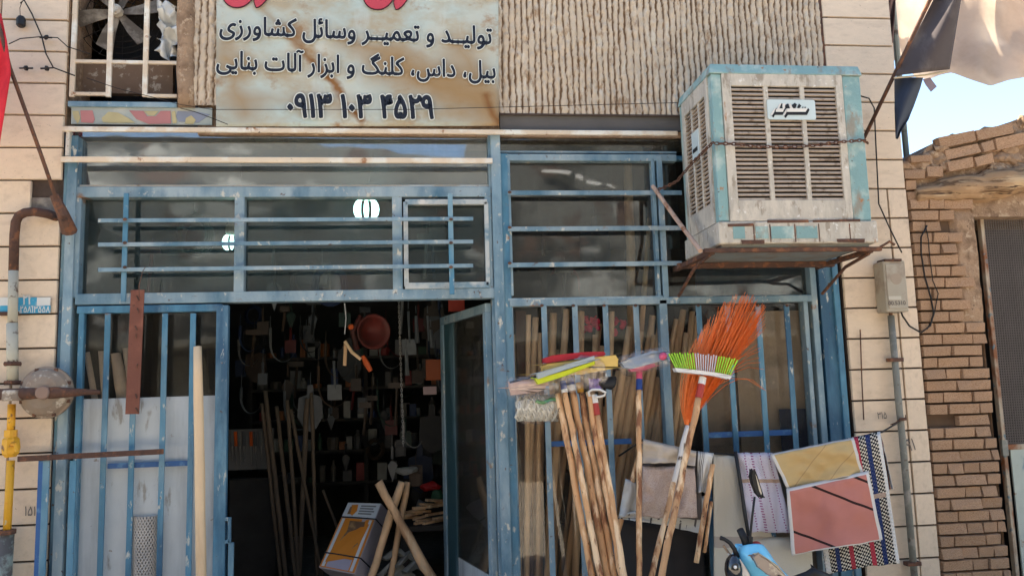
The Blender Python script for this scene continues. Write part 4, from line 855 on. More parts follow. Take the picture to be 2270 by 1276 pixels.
for k in range(11):   # second rank, lower, seen between the mops
    x = 1372+17*k; stick('wooden_stick', ['first','second','third','fourth','fifth','sixth','seventh','eighth','ninth','tenth','eleventh'][k]+' low handle from the mop bag side in the leaning rank behind the mop heads', 'tool handle', (x+random.uniform(-4, 4), 812+random.uniform(-25, 30)), (x-72, 1276), 15, .15, .2, front_m, group='low tool handles leaning behind the mop heads')
for x in (1160, 1262, 1300): stick('wooden_stick', {1160: 'low handle beside the dark plank near the white mop bag', 1262: 'low handle hidden behind the broom sticks', 1300: 'low handle right of the broom sticks behind glass'}[x], 'tool handle', (x+40, 900), (x-6, 1276), 15, .18, .26, hand_m, group=gW)
for q, c_, lb in (((1640, 690, 1792, 1300), (.34, .27, .195), 'tall brown cardboard sheet leaning behind the last window bars'), ((1560, 730, 1650, 1300), (.28, .22, .16), 'narrower cardboard sheet behind the green broom'), ((1720, 905, 1795, 1000), (.035, .045, .08), 'dark blue folded cloth low behind the last window bar')):
    x0, x1, z0, z1 = quad(*q, .2); dY = .0 if q[0] == 1640 else (.05 if q[0] == 1560 else -.04)
    tag(MB().box((x0, .16+dY, max(.03, z0)), (x1, .165+dY, z1)).build('folded_cloth' if c_[2] > c_[0] else 'cardboard_sheet', mat('board_%d' % q[0], c_, .9, [(tuple(k*.6 for k in c_), 3, .60, .07), (tuple(min(1, k*1.7) for k in c_), 7, .70, .04)], vary=.2), rough=.006, rscale=3), lb, 'cloth' if c_[2] > c_[0] else 'cardboard')
for k in range(26):
    x = random.choice((1150, 1178, 1206, 1226, 1262, 1280, 1330, 1392, 1432, 1478, 1505))+random.uniform(-10, 10); yt = random.uniform(700, 900)
    stick('wooden_stick', 'pale tool handle in the crowded rear rank behind the side window', 'tool handle', (x, yt), (x-(6 if x < 1250 else 70)*(1276-yt)/560, 1276), random.uniform(9, 15), .19+.006*k, .30+.006*k, rear_m, group='tool handles in the rear rank behind the side window')
redn = plain('red_net', (.55, .015, .06), .6)
for cx_, cy_, r_, lb in ((1312, 716, .05, 'crumpled red net bundle behind the second and third window bars'), (1368, 722, .055, 'crumpled red net bundle behind the third and fourth window bars')):
    m_ = MB()
    for k in range(16): m_.ball(P(cx_+random.uniform(-18, 18), cy_+random.uniform(-14, 14), .14+random.uniform(0, .05)), random.uniform(.012, .026), 8)
    tag(m_.build('red_bundle', redn, rough=.018, rscale=30), lb, 'bundle')
stick('batten', 'pale flat batten standing behind the upper side window bars', 'batten', (1392, 352), (1412, 1276), 20, .2, .26, rear_m, zf=.03)
stick('wooden_stick', 'pale handle end behind the upper side window near the mullion', 'tool handle', (1440, 484), (1424, 700), 12, .12, .14, front_m, zf=.03)
gL = 'sticks behind the glass of the left door leaf'
stm = mat('dusty_stick', (.48, .38, .28), .9, [((.42, .36, .30), 14, .62, .05)], vary=.2)
for p0, p1, w_, lb in (((193, 780), (212, 900), 14, 'pale topped stick nearest the jamb behind the left door glass'), ((224, 778), (232, 900), 12, 'stick with a knobbed top behind the first left door bar'), ((256, 782), (274, 900), 24, 'wide dusty board between the left door bars'), ((279, 770), (292, 900), 15, 'stick with a stepped top beside the hanging rusty strip')):
    stick('stick', lb, 'stick', p0, p1, w_, .09, .12, stm, group=gL)
gI = 'tall handles standing in the dark doorway'
dh = mat('dim_handle', (.11, .08, .055), .9, vary=.2)
for i, (p0, p1, w_, lb) in enumerate((((588, 865), (634, 1276), 10, 'bent tall handle at the left of the doorway group'), ((581, 893), (622, 1276), 8, 'thin handle at the far left of the doorway group'), ((613, 900), (655, 1276), 9, 'third handle leaning left in the doorway group'), ((637, 886), (662, 1276), 8, 'handle with a grey tip in the doorway group'), ((644, 907), (690, 1150), 8, 'handle crossing behind the upright pole in the doorway'), ((681, 882), (664, 1246), 11, 'upright pale pole leaning right in the doorway group'), ((690, 870), (702, 1276), 8, 'dark thin handle right of the upright pole'), ((716, 1085), (752, 1180), 6, 'thin rod just left of the orange box'))):
    stick('long_stick', lb, 'tool handle', p0, p1, w_, 1.5+.03*i, 1.6+.03*i, dh, group=gI)
gX = 'crossed handles in the doorway'
for p0, p1, w_, Y_, lb in (((837, 1068), (955, 1276), 20, .80, 'raw handle leaning left, crossing in front of the other two'), ((890, 1068), (823, 1276), 17, .92, 'raw handle leaning right, beside the orange box'), ((903, 1068), (866, 1276), 14, 1.0, 'shorter raw handle leaning right, rear of the crossed three')):
    stick('wooden_stick', lb, 'tool handle', p0, p1, w_, Y_, Y_-.04, hand_m, group=gX)
# orange and white product box
Pb = [P(771, 1113, 1.25), P(846, 1115, 1.25), P(786, 1272, .75), P(706, 1256, .75)]; th = P(868, 1138, 1.42)-P(848, 1116, 1.25)
pb_ = thing('product_box', 'long orange and white cardboard box strapped with black bands in the doorway', 'box', (Pb[2]+Pb[3])/2)
MB().hexa([p+th for p in (Pb[3], Pb[2], Pb[1], Pb[0])]+[Pb[3], Pb[2], Pb[1], Pb[0]]).build('carton', plain('carton_grey', (.42, .38, .40), .6), pb_, bevel=.004)
nb = (Pb[1]-Pb[0]).cross(Pb[3]-Pb[0]).normalized(); nb = nb if nb.y < 0 else -nb
def bq_(u, v, d=.003): return (Pb[0]*(1-u)+Pb[1]*u)*(1-v)+(Pb[3]*(1-u)+Pb[2]*u)*v+nb*d
def bpat(pts, m, d=.004): MB().prism([bq_(u, v, d) for u, v in pts], nb*.0015).build('print', m, pb_)
orn, wpt, bro = plain('orange_print', (.62, .22, .03), .4), plain('white_print', (.62, .64, .64), .25, spec=.6), mat('brown_print', (.16, .09, .05), .5, [((.36, .22, .10), 14, .55, .08)], vary=.3)
bpat([(0.02, .01), (.98, .01), (.98, .24), (.02, .24)], wpt); bpat([(.02, .26), (.98, .26), (.98, .99), (.02, .99)], orn)
bpat([(.06, .27), (.14, .27), (.14, .98), (.06, .98)], wpt, .006); bpat([(.84, .27), (.92, .27), (.92, .98), (.84, .98)], wpt, .006); bpat([(.18, .84), (.80, .84), (.80, .98), (.18, .98)], plain('mauve_print', (.40, .36, .42)), .006)
bpat([(.30, .30), (.74, .30), (.78, .40), (.70, .55), (.78, .62), (.60, .74), (.36, .72), (.26, .60), (.34, .45)], bro, .007); bpat([(.16, .05), (.34, .04), (.38, .14), (.30, .22), (.18, .18)], orn, .007); bpat([(.14, .08), (.2, .08), (.22, .2), (.14, .2)], bro, .009)
for i in range(4): bpat([(.44, .05+.04*i), (.88-.05*(i % 2), .05+.04*i), (.88-.05*(i % 2), .07+.04*i), (.44, .07+.04*i)], plain('grey_print', (.2, .2, .2)) if i == 0 else bpy.data.materials['grey_print'], .007)
for v in (.25, .80): MB().tube([bq_(-.01, v, .010), bq_(.5, v, .012), bq_(1.01, v, .010), bq_(1.01, v, .0)+th], .005, 5).build('strap', black_m, pb_)
# hanging goods under the lintel
cr = mat('crimson_plastic', (.13, .022, .015), .6, [((.05, .02, .015), 5, .52, .12)], vary=.3); bn = thing('hanging_basin', 'dark red bell shaped basin hanging inside the doorway', 'basin', P(850, 780, .8))
MB().lathe(P(828, 735, .85), (.45, -1, -.05), [(.04, -.15), (.07, -.11), (.105, -.02), (.122, .0), (.13, .01), (.118, .01), (.095, -.03), (.05, -.10), (.0, -.11)], 28).build('bowl', cr, bn, smooth=True)
MB().tube([P(800, 700, .9), P(782, 735, .9), P(792, 775, .9)], .022, 8).build('rim_fold', cr, bn, smooth=True)
sh = thing('pruning_shears', 'shears with wooden and orange grips hanging in the doorway', 'shears', P(790, 800, .7))
MB().tube([P(764, 672, .7), P(767, 705, .7), P(764, 740, .7)], .004, 5).build('hook_wire', plain('bright_steel', (.5, .5, .5), .3, spec=.8), sh)
MB().tube([P(764, 756, .7), P(780, 780, .7), P(800, 796, .7)], .012, 7).build('wooden_grip', pine_m, sh); MB().tube([P(766, 760, .72), P(764, 810, .72)], .013, 7).build('wooden_grip', hand_m, sh)
MB().tube([P(804, 788, .7), P(812, 804, .7), P(822, 822, .7)], [.012, .022, .016], 8).build('orange_grip', plain('orange_plastic', (.50, .09, .02), .4), sh)
MB().ball(P(778, 724, .72), .022, 8).build('orange_knob', bpy.data.materials['orange_plastic'], sh)
hc = thing('hanging_chain', 'long thin chain hanging down the middle of the doorway', 'chain', P(890, 990, .7))
hl = MB().tube([Vector((math.cos(t*math.pi/4)*.006, 0, math.sin(t*math.pi/4)*.012)) for t in range(9)], .0022, 4, False).build('link', plain('dull_steel', (.30, .28, .25), .4, metal=.5), hc); hm = hl.data; bpy.data.objects.remove(hl)
for k in range(56):
    t = k/55; o = bpy.data.objects.new('link', hm); col.objects.link(o); place(o, P(884+10*t, 672+318*t, .7), hc); o.rotation_euler = (0, 0, R(90*(k % 2)))
for nm, lb, ct, q, Y_, c_ in (('orange_carton', 'small orange carton hanging on the dark back wall', 'carton', (944, 796, 984, 842), 1.6, (.30, .07, .02)), ('price_tag', 'small red and white tag near the open door leaf', 'tag', (938, 856, 968, 874), 1.5, (.40, .28, .28)), ('red_packet', 'red packet hanging above the open door leaf', 'packet', (994, 662, 1030, 690), 1.3, (.35, .04, .02)), ('paper_note', 'small white paper note on the glass of the open door', 'note', (1034, 712, 1050, 727), .75, (.4, .42, .4))):
    x0, x1, z0, z1 = quad(*q, Y_); tag(MB().box((x0, Y_, z0), (x1, Y_+.03, z1)).build(nm, plain(nm+'_card', c_, .6, vary=.15), bevel=.003), lb, ct)
for i, (x, y, l, lb) in enumerate(((905, 690, 70, 'grey square hanging tool'), (922, 700, 60, 'thin hanging tool beside the chain'), (948, 700, 55, 'short hanging tool near the door leaf'), (900, 772, 60, 'hanging wooden handled tool by the chain'), (740, 800, 60, 'grey brush hanging beside the shears'), (955, 730, 40, 'small shiny hanging tool above the orange carton'))):
    m_ = MB().tube([P(x, y, 1.5), P(x+3, y+l, 1.5)], [.012, .02 if i % 2 else .008], 7); m_.lathe(P(x, y-6, 1.5), (0, 0, 1), [(.004, 0), (.004, .06)], 5); 
    if i in (0, 4): m_.box(P(x-14, y+l-8, 1.5), P(x+18, y+l+26, 1.53))
    tag(m_.build('hanging_tool', mat('dim_metal', (.12, .125, .125), .5, vary=.4) if i == 0 else bpy.data.materials['dim_metal'], rough=.003), lb+' inside the doorway', 'tool')
# shelves
sv = thing('wall_shelves', 'dark wooden shelves crowded with small goods along the back wall', 'shelves', (.0, 3.3, .03))
zs = [.75, 1.05, 1.35, 1.65, 1.95]
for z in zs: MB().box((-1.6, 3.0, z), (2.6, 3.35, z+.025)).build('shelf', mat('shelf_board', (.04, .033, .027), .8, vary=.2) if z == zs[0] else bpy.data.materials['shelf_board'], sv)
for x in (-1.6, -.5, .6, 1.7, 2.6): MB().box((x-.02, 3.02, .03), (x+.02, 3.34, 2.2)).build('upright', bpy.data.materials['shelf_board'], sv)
pal = [(.18, .17, .15), (.20, .025, .02), (.02, .035, .09), (.22, .07, .015), (.14, .135, .125), (.025, .06, .03), (.26, .25, .22), (.13, .10, .08), (.09, .09, .09), (.07, .065, .06), (.10, .08, .06)]
pm_ = [plain('goods_colour', c_, .5, vary=.25) for c_ in pal]
spots_ = []
for z_ in zs:
    x_ = -1.5
    while x_ < 1.25: spots_.append((x_, z_+.025)); x_ += random.uniform(.06, .15)
for i, (x, z) in enumerate(spots_):
    h = random.uniform(.08, .27); w_ = random.uniform(.04, .11); k = random.choice((0, 0, 1, 2, 0))
    m_ = MB()
    if k == 0: m_.box((x, 3.04, z), (x+w_, 3.14, z+h*.7))
    elif k == 1: m_.lathe((x, 3.1, z), (0, 0, 1), [(w_*.5, 0), (w_*.5, h*.6), (w_*.2, h*.75), (w_*.2, h*.9)], 10)
    else: m_.lathe((x, 3.1, z), (0, 0, 1), [(w_*.5, 0), (w_*.55, h*.3), (w_*.55, h*.35), (w_*.5, h*.5)], 10)
    ci = random.randrange(len(pal)); cw_ = ['pale grey', 'red', 'navy', 'orange', 'stone grey', 'green', 'cream', 'brown', 'charcoal', 'dark brown', 'tan brown'][ci]
    sn = ['lowest', 'second lowest', 'middle', 'second highest', 'highest'][zs.index(min(zs, key=lambda q_: abs(q_+.025-z)))]; sd_ = 'left of the red basin' if x < -.6 else ('under the red basin' if x < .1 else 'towards the open door leaf')
    tag(m_.build(['carton', 'bottle', 'tin'][k], pm_[ci]), 'small %s %s on the %s back shelf, %s' % (cw_, ['carton', 'bottle', 'tin'][k], sn, sd_), ['carton', 'bottle', 'tin'][k], ['cartons', 'bottles', 'tins'][k]+' on the back shelves')
# tools hanging from lines in front of the shelves
def hung(kind, p, sc_, c_):
    m_ = MB(); V = Vector
    if kind == 'trowel': m_.tube([p, p-V((0, 0, .10*sc_))], .012, 6).prism([p+V((-.012, 0, -.12*sc_)), p+V((.012, 0, -.12*sc_)), p+V((.045*sc_, 0, -.16*sc_)), p+V((0, 0, -.30*sc_)), p+V((-.045*sc_, 0, -.16*sc_))], (0, .004, 0))
    elif kind == 'spade head': m_.prism([p+V((x*sc_, 0, z*sc_)) for x, z in ((-.02, 0), (.02, 0), (.025, -.08), (.09, -.10), (.10, -.25), (.05, -.34), (0, -.37), (-.05, -.34), (-.10, -.25), (-.09, -.10), (-.025, -.08))], (0, .006, 0))
    elif kind == 'sickle': m_.tube([p, p-V((0, 0, .12*sc_))], .013, 6); m_.tube([p-V((0, 0, .12*sc_))+V((.11*sc_*(1-math.cos(a)), 0, -.11*sc_*math.sin(a)*1.5)) for a in [k*.28 for k in range(10)]], [.012-.001*k for k in range(10)], 5, flat=.3)
    elif kind == 'rope coil':
        for q in range(4): m_.tube([p+V((math.cos(a)*(.07+.01*q)*sc_, .012*q, -.09*sc_+math.sin(a)*(.09+.01*q)*sc_)) for a in [k*math.pi/9 for k in range(19)]], .008, 5, False)
    elif kind == 'hammer': m_.tube([p, p-V((.02, 0, .26*sc_))], .013, 6).box(p+V((-.06*sc_, -.015, -.02)), p+V((.05*sc_, .02, .025)))
    elif kind == 'brush': m_.tube([p, p-V((0, 0, .12*sc_))], .012, 6).box(p+V((-.05*sc_, -.01, -.24*sc_)), p+V((.05*sc_, .015, -.12*sc_)))
    else: m_.box(p+V((-.05*sc_, 0, -.16*sc_)), p+V((.05*sc_, .012, 0))).box(p+V((-.035*sc_, -.03, -.15*sc_)), p+V((.035*sc_, 0, -.06*sc_)))
    m_.tube([p, p+V((0, .01, .10))], .003, 4)
    z_ = 'high under the lintel' if p.z > 2.0 else ('at head height' if p.z > 1.6 else ('at chest height' if p.z > 1.2 else 'low near the floor'))
    x_ = 'above the leaning handles' if p.x < -.75 else ('around the dark red basin' if p.x < -.2 else ('beside the long thin chain' if p.x < .12 else 'near the open door leaf'))
    return tag(m_.build(kind.replace(' ', '_'), c_[1], rough=.004), '%s %s hanging %s indoors, %s' % (c_[0], kind, z_, x_), kind, 'goods hanging in the dark doorway')
cols_ = [(n_, plain('hung_'+n_.replace(' ', '_'), c_, .5, vary=.3)) for n_, c_ in (('dull steel', (.075, .078, .08)), ('rusty brown', (.06, .036, .022)), ('black', (.015, .015, .016)), ('black', (.02, .019, .018)), ('dull red', (.09, .012, .01)), ('navy', (.012, .02, .045)), ('grey', (.14, .135, .125)), ('brown', (.045, .03, .02)), ('dark green', (.012, .03, .02)))]
kinds_ = ['trowel', 'spade head', 'sickle', 'rope coil', 'hammer', 'brush', 'packet']
for i in range(78):
    Y_ = random.choice((1.7, 2.0, 2.3, 2.6, 2.8)); px_ = random.uniform(520, 985); py_ = random.choice((672, 700, 745, 800, 850, 890, 930, 985, 1030))+random.uniform(-14, 14)
    if px_ < 700 and py_ > 860: py_ -= 170
    hung(random.choice(kinds_), P(px_, py_, Y_), random.uniform(.7, 1.25), random.choice(cols_))
for i in range(16):
    px_ = random.choice((200, 330, 420, 600, 660, 720, 950, 1180, 1260, 1330))+random.uniform(-25, 25); o_ = hung(random.choice(kinds_), P(px_, random.uniform(470, 600), random.uniform(.5, .9)), 1.2, random.choice(cols_))
    o_['label'] = o_['label'].split(' hanging')[0]+' hanging inside behind the dusty '+('upper side window' if px_ > 1120 else ('casement' if px_ > 890 else ('middle transom pane' if px_ > 535 else 'left transom pane'))); o_['group'] = 'goods hanging behind the upper panes'
# tool rack with coloured grips at the left of the doorway
tr_ = thing('tool_rack', 'dim grey rack holding small tools with orange grips left in the doorway', 'rack', P(555, 1045, 1.9))
x0, x1, z0, z1 = quad(507, 950, 606, 1040, 1.9); MB().box((x0, 1.9, z0), (x1, 1.94, z1)).build('back_board', mat('grey_card', (.13, .12, .11), .8, vary=.2), tr_)
for i, x in enumerate((514, 522, 531, 540, 556, 566, 578, 590, 600)):
    m_ = MB().tube([P(x, 956, 1.88), P(x+1, 988, 1.88)], .014, 6); m_.build('grip', bpy.data.materials['orange_plastic'] if i in (1, 4) else pm_[(4, 8, 0, 8)[i % 4]], tr_)
    MB().tube([P(x+1, 988, 1.88), P(x+2, 1020+8*(i % 3), 1.88)], [.008, .003], 5).build('blade', bpy.data.materials['dull_steel'], tr_)
tag(MB().box(P(506, 1062, 1.9), Vector((P(612, 1200, 1.9).x, 2.5, .03))).build('counter', dark_m, bevel=.01), 'black counter standing at the left of the doorway', 'counter')
# bench with offcuts behind the open leaf
tb = MB(); x0, x1 = P(880, 1170, 1.4).x, P(1010, 1170, 1.4).x+.5; zt_b = P(940, 1165, 1.4).z
tbo = thing('workbench', 'low dark workbench piled with wood offcuts right of the crossed handles', 'workbench', ((x0+x1)/2, 1.7, .03))
MB().box((x0, 1.4, zt_b-.04), (x1, 2.1, zt_b)).build('bench_top', bpy.data.materials['shelf_board'], tbo)
for x in (x0+.03, x1-.08):
    for y in (1.43, 2.02): MB().box((x, y, .03), (x+.05, y+.05, zt_b-.04)).build('leg', bpy.data.materials['shelf_board'], tbo)
for i in range(16):
    x = random.uniform(915, 1000); y = 1160-7*(i // 2)+random.uniform(-3, 3); A = P(x-random.uniform(16, 34), y+random.uniform(-4, 8), 1.42+.03*(i % 5)); B = P(x+random.uniform(14, 30), y-random.uniform(0, 8), 1.6)
    A.z = max(A.z, zt_b+.012); B.z = max(B.z, zt_b+.012)
    tag(MB().beam(A, B, .018, .03).build('wood_offcut', hand_m, rough=.003), 'raw wood offcut lying in the pile on the dark workbench', 'wood offcut', 'wood offcuts on the workbench')
for i, (x, y, c_, nm, lb) in enumerate(((955, 1078, (.35, .01, .01), 'red_bag', 'red bag on the goods pile behind the workbench'), (932, 1122, (.16, .15, .14), 'grey_tin', 'grey tin on the goods pile behind the workbench'), (968, 1096, (.03, .09, .04), 'green_cup', 'green cup on the goods pile behind the workbench'), (902, 1040, (.32, .32, .3), 'white_rag', 'pale crumpled rag above the crossed handles'))):
    m_ = MB(); Y_ = 1.95; m_.ball(P(x, y, Y_), (.10 if i in (0, 3) else .05, .05, .035 if i in (0, 3) else .05), 12); tag(m_.build(nm, plain(nm+'_surface', c_, .5), rough=.03, rscale=14), lb, nm.split('_')[1])
for i, (x, y) in enumerate(((878, 1225), (905, 1235), (862, 1262), (925, 1250), (890, 1268))):
    m_ = MB(); m_.tube([P(x-26, y+18, .95), P(x, y-6, 1.0), P(x+28, y+14, 1.0)], [.02, .034, .014], 8); tag(m_.build('plastic_wrap', mat('dim_wrap', (.17, .17, .15), .4, vary=.3) if i == 0 else bpy.data.materials['dim_wrap'], rough=.03, rscale=20), 'grey crumpled wrapped tool lying under the crossed handles', 'wrapped tool', 'wrapped tools under the crossed handles')

# ================================================================== BY THE LEFT DOOR LEAF
rs = thing('rusty_strip', 'long red brown metal strip hanging on a wire over the left door bars', 'metal strip', P(302, 915, -.14))
A, B = P(305, 642, -.14), P(302, 917, -.14); B.x = A.x-.012
MB().beam(A, B, 27*M(-.14), .008).build('plate', redox_m, rs, bevel=.0015, rough=.002)
MB().tube([P(309, 660, -.15), P(308, 634, -.15), P(316, 602, -.14), P(322, 592, -.11)], .0025, 5).build('wire', rust_m, rs)
for y in (655, 683, 722, 740, 806, 872, 903): MB().tube([P(302+random.uniform(-3, 3), y, -.142), P(304+random.uniform(-3, 4), y+10, -.15)], .004, 5).build('rivet', rust_m, rs)
pole = stick('wooden_pole', 'long pale smooth wooden pole leaning upright against the left door leaf', 'pole', (438, 768), (446, 1276), 21, -.14, -.26, pine_m, zf=0, taper=.8)
# wire mesh roll
wr = thing('wire_mesh_roll', 'roll of grey chain link mesh standing behind the left door bars', 'mesh roll', P(325, 1276, -.02))
rc_ = P(324, 1142, .0); rc_.y = -.002; rr = .066; mr_ = MB(); hh = rc_.z
for k in range(22):
    for s in (1, -1):
        pts = []; n_ = 60
        for i in range(n_+1):
            z = hh*(1-i/n_); a = 2*math.pi*k/22+s*z*9; pts.append((rc_.x+math.cos(a)*rr*(1+.05*math.sin(a*3+z*11)), rc_.y+math.sin(a)*rr*.7, z))
        mr_.tube(pts, .0046, 4, False)
gal = mat('dull_wire', (.40, .37, .33), .7, vary=.25); mr_.build('mesh', gal, wr, kind='stuff', fixn=False)
MB().lathe((rc_.x, rc_.y, 0), (0, 0, 1), [(.042, 0), (.042, hh-.01)], 12).build('inner_layer', mat('inner_wire', (.22, .20, .18), .8, vary=.3), wr)

# ================================================================== BROOMS, MOPS AND SQUEEGEES IN FRONT OF THE WINDOW
def head(name, poly, Y, t, m, par, bevel=.004): return MB().prism([P(x, y, Y) for x, y in poly], (0, t, 0)).build(name, m, par, bevel=bevel)
film = bpy.data.materials.new('clear_film'); film.use_nodes = True; nt = film.node_tree; nt.nodes.remove(nt.nodes['Principled BSDF'])
t_ = nt.nodes.new('ShaderNodeBsdfTransparent'); g_ = nt.nodes.new('ShaderNodeBsdfGlossy'); g_.inputs['Roughness'].default_value = .18; d_ = nt.nodes.new('ShaderNodeBsdfDiffuse'); d_.inputs[0].default_value = (.55, .45, .38, 1)
m1 = nt.nodes.new('ShaderNodeMixShader'); m1.inputs[0].default_value = .10; m2 = nt.nodes.new('ShaderNodeMixShader'); m2.inputs[0].default_value = .10
nt.links.new(t_.outputs[0], m1.inputs[1]); nt.links.new(g_.outputs[0], m1.inputs[2]); nt.links.new(m1.outputs[0], m2.inputs[1]); nt.links.new(d_.outputs[0], m2.inputs[2]); nt.links.new(m2.outputs[0], nt.nodes['Material Output'].inputs[0])
def wrap(name, cx, cy, w_, h_, ang, Y, par, seed=0):
    c_, s_ = math.cos(ang), math.sin(ang)
    def f(u, v):
        a = 2*math.pi*u; x = (v-.5)*w_; k = 1+.35*noise.noise(Vector((u*4, v*6, seed)))+.10*noise.noise(Vector((u*12, v*16, seed))); e = (1-abs(2*v-1)**5)**.5*.8+.2*(1+noise.noise(Vector((u*9, seed, 0))))
        y = math.cos(a)*h_*.5*k*e; p = P(cx+x*c_-y*s_, cy+x*s_+y*c_, Y); return p+Vector((0, math.sin(a)*.05*k*e, 0))
    return MB().grid(f, 40, 34).build(name, film, par, fixn=False)
YB = -.42
def broom(name, lab, cat, p0, p1, w_, Y0, Y1, m=wood_m, collar=None):
    t = thing(name, lab, cat, P(*p1, Y1)); stick('handle', '', '', p0, p1, w_, Y0, Y1, m, zf=0, parent=t, n=40); 
    A, B = P(*p0, Y0), P(*p1, Y1); d = (B-A).normalized()
    if collar:
        s0_ = -.005
        for c_, ln in collar: MB().tube([A-d*s0_, A-d*(s0_+ln)], w_*.55*M(Y0), 10).build('collar', c_, t, smooth=False); s0_ += ln
    return t
navyp, whtp, redp, pinkp = plain('navy_plastic', (.02, .05, .20), .4), plain('white_plastic_part', (.68, .66, .62), .4), plain('red_plastic', (.38, .045, .03), .4), plain('pink_plastic', (.60, .09, .17), .4)
b = broom('squeegee', 'pink rubber squeegee in clear film on the leftmost propped stick', 'squeegee', (1237, 872), (1312, 1276), 14, YB, YB-.22)
pkr = plain('dusty_pink_foam', (.56, .38, .31), .7); head('squeegee_head', [(1128, 846), (1186, 834), (1214, 838), (1216, 853), (1160, 860), (1130, 859)], YB-.03, .04, pkr, b); head('rubber_lip', [(1130, 861), (1210, 853), (1206, 862), (1180, 868), (1134, 874)], YB-.035, .03, pkr, b)
head('dark_edge', [(1130, 845), (1190, 832), (1190, 835), (1130, 849)], YB-.036, .02, black_m, b, .001); wrap('clear_wrap', 1180, 856, 120, 44, -.06, YB-.02, b, 3)
b = broom('push_broom', 'lime green broom head with grey rubber edge on a propped stick', 'broom', (1252, 868), (1330, 1276), 13, YB-.03, YB-.26, collar=[(whtp, .02), (navyp, .05)])
head('lime_body', [(1186, 838), (1196, 838), (1250, 822), (1318, 800), (1318, 806), (1290, 818), (1250, 834), (1212, 846), (1194, 850)], YB-.09, .05, plain('lime_plastic', (.55, .62, .03), .4), b); head('grey_edge', [(1191, 827), (1250, 809), (1316, 790), (1317, 798), (1250, 820), (1193, 838)], YB-.11, .04, plain('grey_foam', (.33, .37, .37), .6), b)
b = broom('wiper', 'pale yellow foam wiper in a plastic bag on a propped stick', 'wiper', (1268, 864), (1347, 1276), 15, YB, YB-.2, collar=[(whtp, .035), (navyp, .04)])
head('foam_head', [(1202, 812), (1214, 806), (1330, 790), (1364, 788), (1370, 796), (1368, 814), (1330, 822), (1290, 828), (1208, 828)], YB-.05, .07, plain('yellow_foam', (.62, .42, .12), .7, vary=.12), b)
wrap('plastic_bag', 1290, 828, 110, 66, -.25, YB-.03, b, 8)
b = broom('dustpan_brush', 'dark red brush head lying across the top of the propped sticks', 'brush', (1287, 868), (1362, 1276), 14, YB+.02, YB-.2, collar=[(plain('amber_plastic', (.50, .25, .03)), .06)])
head('brush_head', [(1206, 803), (1205, 794), (1225, 787), (1290, 780), (1338, 779), (1343, 784), (1336, 790), (1290, 792), (1216, 804)], YB-.03, .06, plain('dark_red_plastic', (.36, .015, .025), .5, vary=.2), b)
b = broom('floor_mop', 'black headed brush with a purple fringe on a propped stick', 'brush', (1303, 868), (1378, 1276), 13, YB-.02, YB-.24)
MB().ball(P(1347, 848, YB+.02), (.062, .04, .042), 14).build('black_cover', mat('black_cover', (.018, .018, .02), .6, vary=.2), b, smooth=True, rough=.02, rscale=14)
for k in range(9): MB().tube([P(1308+3*k, 862, YB), P(1306+3.2*k, 838+k % 3, YB-.01)], .004, 5).build('fringe', bpy.data.materials.get('purple_fringe') or plain('purple_fringe', (.25, .18, .45), .7), b)
b = broom('hooked_stick', 'propped stick with a white hook and a red sleeve', 'stick', (1324, 918), (1384, 1276), 13, YB-.06, YB-.28, collar=[(redp, .07), (whtp, .05)])
MB().tube([P(x, y, YB-.07-q) for x, y, q in ((1307, 878, 0), (1305, 868, 0), (1313, 863, .02), (1330, 863, .03), (1342, 869, .03), (1340, 876, .0), (1328, 879, .0), (1320, 879, 0))], .0075, 7).build('hook', whtp, b, smooth=True)
b = thing('string_mop', 'white and green string mop head in a clear bag at the window jamb', 'mop', P(1190, 935, YB+.05))
grs = plain('green_strand', (.03, .24, .06), .8); wst = mat('off_white_strand', (.58, .56, .48), .9, vary=.15)
for k in range(30):
    x = 1147+3.0*k; g1 = random.random() < .1
    pts = [P(x+4*math.sin(j*1.9+k*1.3)+random.uniform(-1.5, 1.5), 876+56*j/7, YB+.05-.035*math.sin(math.pi*j/7)+random.uniform(-.012, .012)) for j in range(8)]
    MB().tube(pts, .0085, 6).build('strand', grs if g1 else wst, b, smooth=True)
for k in range(1): MB().tube([P(1188+8*j, 888+10*k+4*math.sin(j), YB+.005) for j in range(7)], .011, 6).build('green_band', grs, b, smooth=True)
wrap('clear_bag', 1191, 904, 100, 62, 0, YB+.03, b, 5)
b = broom('wrapped_broom', 'upright stick with a blue grey broom head wrapped in plastic and a pink collar', 'broom', (1417, 862), (1417, 1276), 13, YB, YB-.25, collar=[(navyp, .065), (pinkp, .055)])
head('broom_head', [(1378, 804), (1400, 792), (1450, 778), (1476, 780), (1480, 796), (1450, 804), (1400, 816), (1384, 814)], YB-.03, .06, plain('blue_grey_bristle', (.23, .29, .35), .7, vary=.15), b)
head('pink_base', [(1396, 818), (1450, 806), (1452, 811), (1424, 820), (1400, 822)], YB-.02, .05, pinkp, b); MB().ball(P(1470, 790, YB-.06), (.026, .03, .026), 10).build('red_end', pinkp, b, rough=.008)
wrap('plastic_wrap', 1428, 800, 116, 48, -.22, YB-.02, b, 11)
